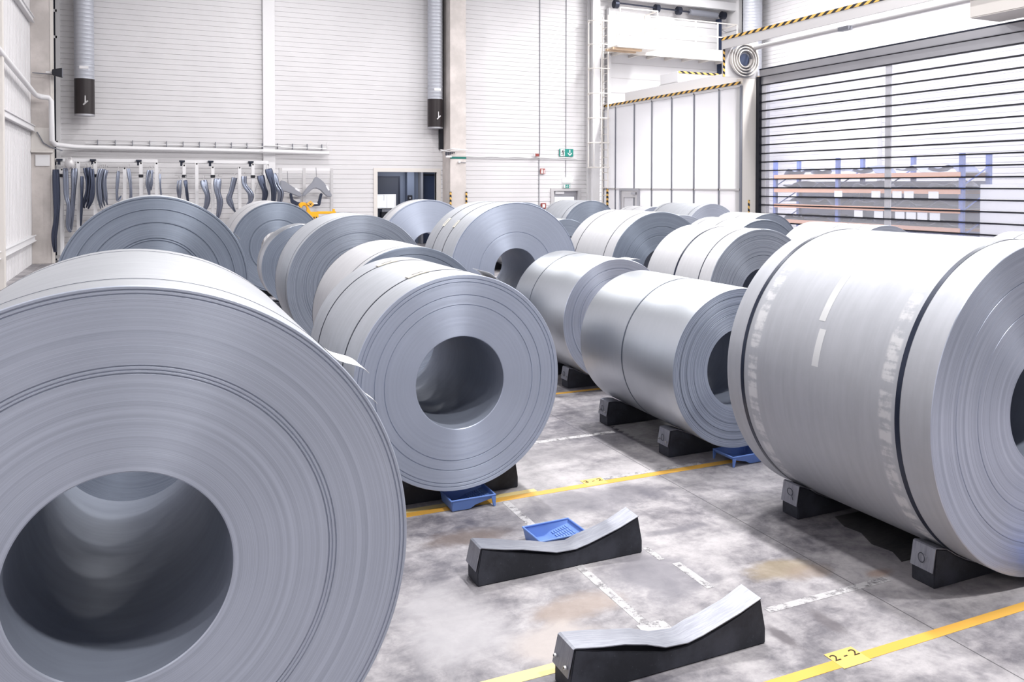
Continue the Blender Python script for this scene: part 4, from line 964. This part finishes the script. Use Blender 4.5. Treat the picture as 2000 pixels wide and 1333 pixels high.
# ------------------------------------------------------------------ the bay behind the roller door: blue shelving
XR = 19.0
t = thing('pallet_rack', 'blue pallet rack with orange beams seen through the clear roller door', 'pallet rack', (XR, 18.5, 0))
for y_ in (-3.3, 1.0, 3.8, -.9):
    for x_ in (0, 1.0): MB().box(x_, x_+.1, y_-.06, y_+.06, 0, 3.0).build('upright', M['rack_blue'], t)
    k = MB()
    for j in range(4): k.tube([(.05, y_, .2+j*.65), (1.05, y_, .2+(j+.8)*.65)], .02, 5)
    k.build('brace', M['rack_blue'], t)
for z in (.95, 1.45, 1.95, 2.4): 
    MB().box(-.02, .05, -3.3, 3.8, z, z+.12).build('beam', M['beam_orange'], t); MB().box(1.02, 1.1, -3.3, 3.8, z, z+.12).build('beam', M['beam_orange'], t); MB().box(0, 1.1, -3.3, 3.8, z+.1, z+.12).build('shelf_board', M['alu'], t)
MB().box(1.11, 1.13, -3.3, 3.8, .3, 2.3).build('back_panel', plain('rack_back', (150, 160, 205), .6), t)
rnd = random.Random(3); q = 0
slots = [(z, y_) for z in (1.07, 1.57, 2.07, 2.52) for y_ in (-2.65, -1.55, .05, 1.75, 3.05)]
wheres = ['lowest', 'second', 'third', 'top']; bays = ['nearest bay', 'second bay', 'middle bay', 'fourth bay', 'farthest bay']
for (z, y_) in slots:
    li = [1.07, 1.57, 2.07, 2.52].index(z); bi = [-2.65, -1.55, .05, 1.75, 3.05].index(y_)
    n = 24; m = MB(); vs = []; Ly = rnd.uniform(.8, .95); ph = rnd.uniform(0, 6)
    for i in range(n+1):
        u = i/n; yy = (u-.5)*Ly; zz = .05+.11*math.sin(PI*u)**.6+.05*math.sin(u*9+ph)
        for x_, dz in ((.1, 0), (.25, .05), (.55, .08), (.85, .05), (.95, 0)): vs.append((x_, yy, max(.012, zz+dz*math.sin(u*5+ph))))
        for x_, dz in ((.1, 0), (.25, .05), (.55, .08), (.85, .05), (.95, 0)): vs.append((x_, yy, max(.012, zz+dz*math.sin(u*5+ph))-.01))
    fs = []
    for i in range(n):
        o_, r_ = i*10, (i+1)*10
        for j in range(4): fs += [(o_+j, o_+j+1, r_+j+1, r_+j), (o_+5+j, r_+5+j, r_+6+j, o_+6+j)]
        fs += [(o_, r_, r_+5, o_+5), (o_+4, o_+9, r_+9, r_+4)]
    m.add(vs, fs, 0, True)
    o = m.build('pressed_panel', M['shelf_sheet' if (li+bi) % 2 else 'shelf_sheet_pale'], None, (XR, 18.5+y_, z+.0)); tag(o, f'wavy steel panel on the {wheres[li]} shelf of the blue rack, {bays[bi]}', 'car body part', 'pressed panels on the blue rack')
for z, ys in ((1.28, (-2.55, -2.15, -1.78, -1.4, -.65, .1)), (1.85, (-2.5, -1.7, -1.3, -.55, .9))):
    for j, y_ in enumerate(ys):
        o = MB().box(-.035, -.03, -.16, .16, -.1, .1).build('hanging_paper', M['paper'], None, (XR, 18.5+y_, z+.06))
        tag(o, f"{['first', 'second', 'third', 'fourth', 'fifth', 'sixth'][j]} white sheet from the cabinet on the {'lower' if z < 1.5 else 'upper'} orange rack beam", 'paper label', f"paper sheets on the {'lower' if z < 1.5 else 'upper'} orange beam")
t = thing('storage_cabinet', 'pale tall cabinet at the end of the blue rack, behind the clear roller door', 'cabinet', (19.2, 13.6, 0))
MB().box(0, 1.2, -1.3, 1.2, 0, 2.2).build('body', M['white'], t, bevel=.01); MB().box(-.02, 0, -1.25, -.05, .1, 2.1).build('door', M['white'], t); MB().box(-.02, 0, -.02, 1.15, .1, 2.1).build('door', M['white'], t)

# ------------------------------------------------------------------ light: rows of ceiling luminaires, added fill lamps, camera
def lamp(x, y, z, power, sx=2.4, sy=.5, col=(1, .985, .97), spread=180):
    l = bpy.data.lights.new('ceiling_or_fill_lamp', 'AREA'); l.shape = 'RECTANGLE'; l.size = sx; l.size_y = sy; l.energy = power; l.color = col; l.spread = math.radians(spread)
    o = bpy.data.objects.new('ceiling_or_fill_lamp', l); C.objects.link(o); o.location = (x, y, z); return o
for x, k in ((1.2, .5), (4.5, 1.65)):
    for y, e in ((-.8, 335), (3.6, 235), (8.2, 210), (13., 160), (18., 150), (23., 130)): lamp(x, y, 10.2, e*k, .45, .45)
for x in (9.4, 13.6):
    for y, e in ((7., 165), (12., 160), (17.5, 130), (23., 60)): lamp(x, y, 10.2, e, .45, .45)
for y in (10, 13.5, 17, 20.5, 24): lamp(17.3, y, 10.2, 400, .6, 2.6)  # unseen lamps added to brighten the bay and the rack front
lamp(18.3, 22.5, 4.9, 300, 2.5, 4)  # unseen low lamp added to backlight the frosted partition
lamp(8.6, 29.4, 2.9, 40, 1.2, .3)  # unseen lamp added to lift the dim room behind the doorway
wd = bpy.data.worlds.new('World'); bpy.context.scene.world = wd; wd.use_nodes = True
wd.node_tree.nodes['Background'].inputs[0].default_value = (.8, .85, 1, 1); wd.node_tree.nodes['Background'].inputs[1].default_value = .3

f, cx, cy, H = 1661.0049, 1052.1711, 392.0838, 2.15007
psi, th, ro = math.radians(24.951063), math.radians(.996265), math.radians(.069469)
fw = Vector((math.sin(psi)*math.cos(th), math.cos(psi)*math.cos(th), -math.sin(th)))
r0 = Vector((math.cos(psi), -math.sin(psi), 0)); u0 = r0.cross(fw)
r1 = r0*math.cos(ro)+u0*math.sin(ro); u1 = -r0*math.sin(ro)+u0*math.cos(ro)
cam = bpy.data.cameras.new('camera'); co = bpy.data.objects.new('camera', cam); C.objects.link(co)
mw = Matrix(((r1.x, u1.x, -fw.x, 0), (r1.y, u1.y, -fw.y, 0), (r1.z, u1.z, -fw.z, H), (0, 0, 0, 1)))
co.matrix_world = mw
cam.sensor_width = 36; cam.lens = f*36/2000; cam.shift_x = (1000-cx)/2000; cam.shift_y = (cy-666.5)/2000; cam.clip_start = .05; cam.clip_end = 200
sc = bpy.context.scene; sc.camera = co
sc.view_settings.view_transform = 'Standard'; sc.view_settings.look = 'None'; sc.view_settings.gamma = 1; sc.view_settings.exposure = 0.38
sc.cycles.use_denoising = True; sc.cycles.max_bounces = 10; sc.cycles.diffuse_bounces = 2; sc.cycles.glossy_bounces = 4; sc.cycles.transparent_max_bounces = 16; sc.cycles.sample_clamp_indirect = 8
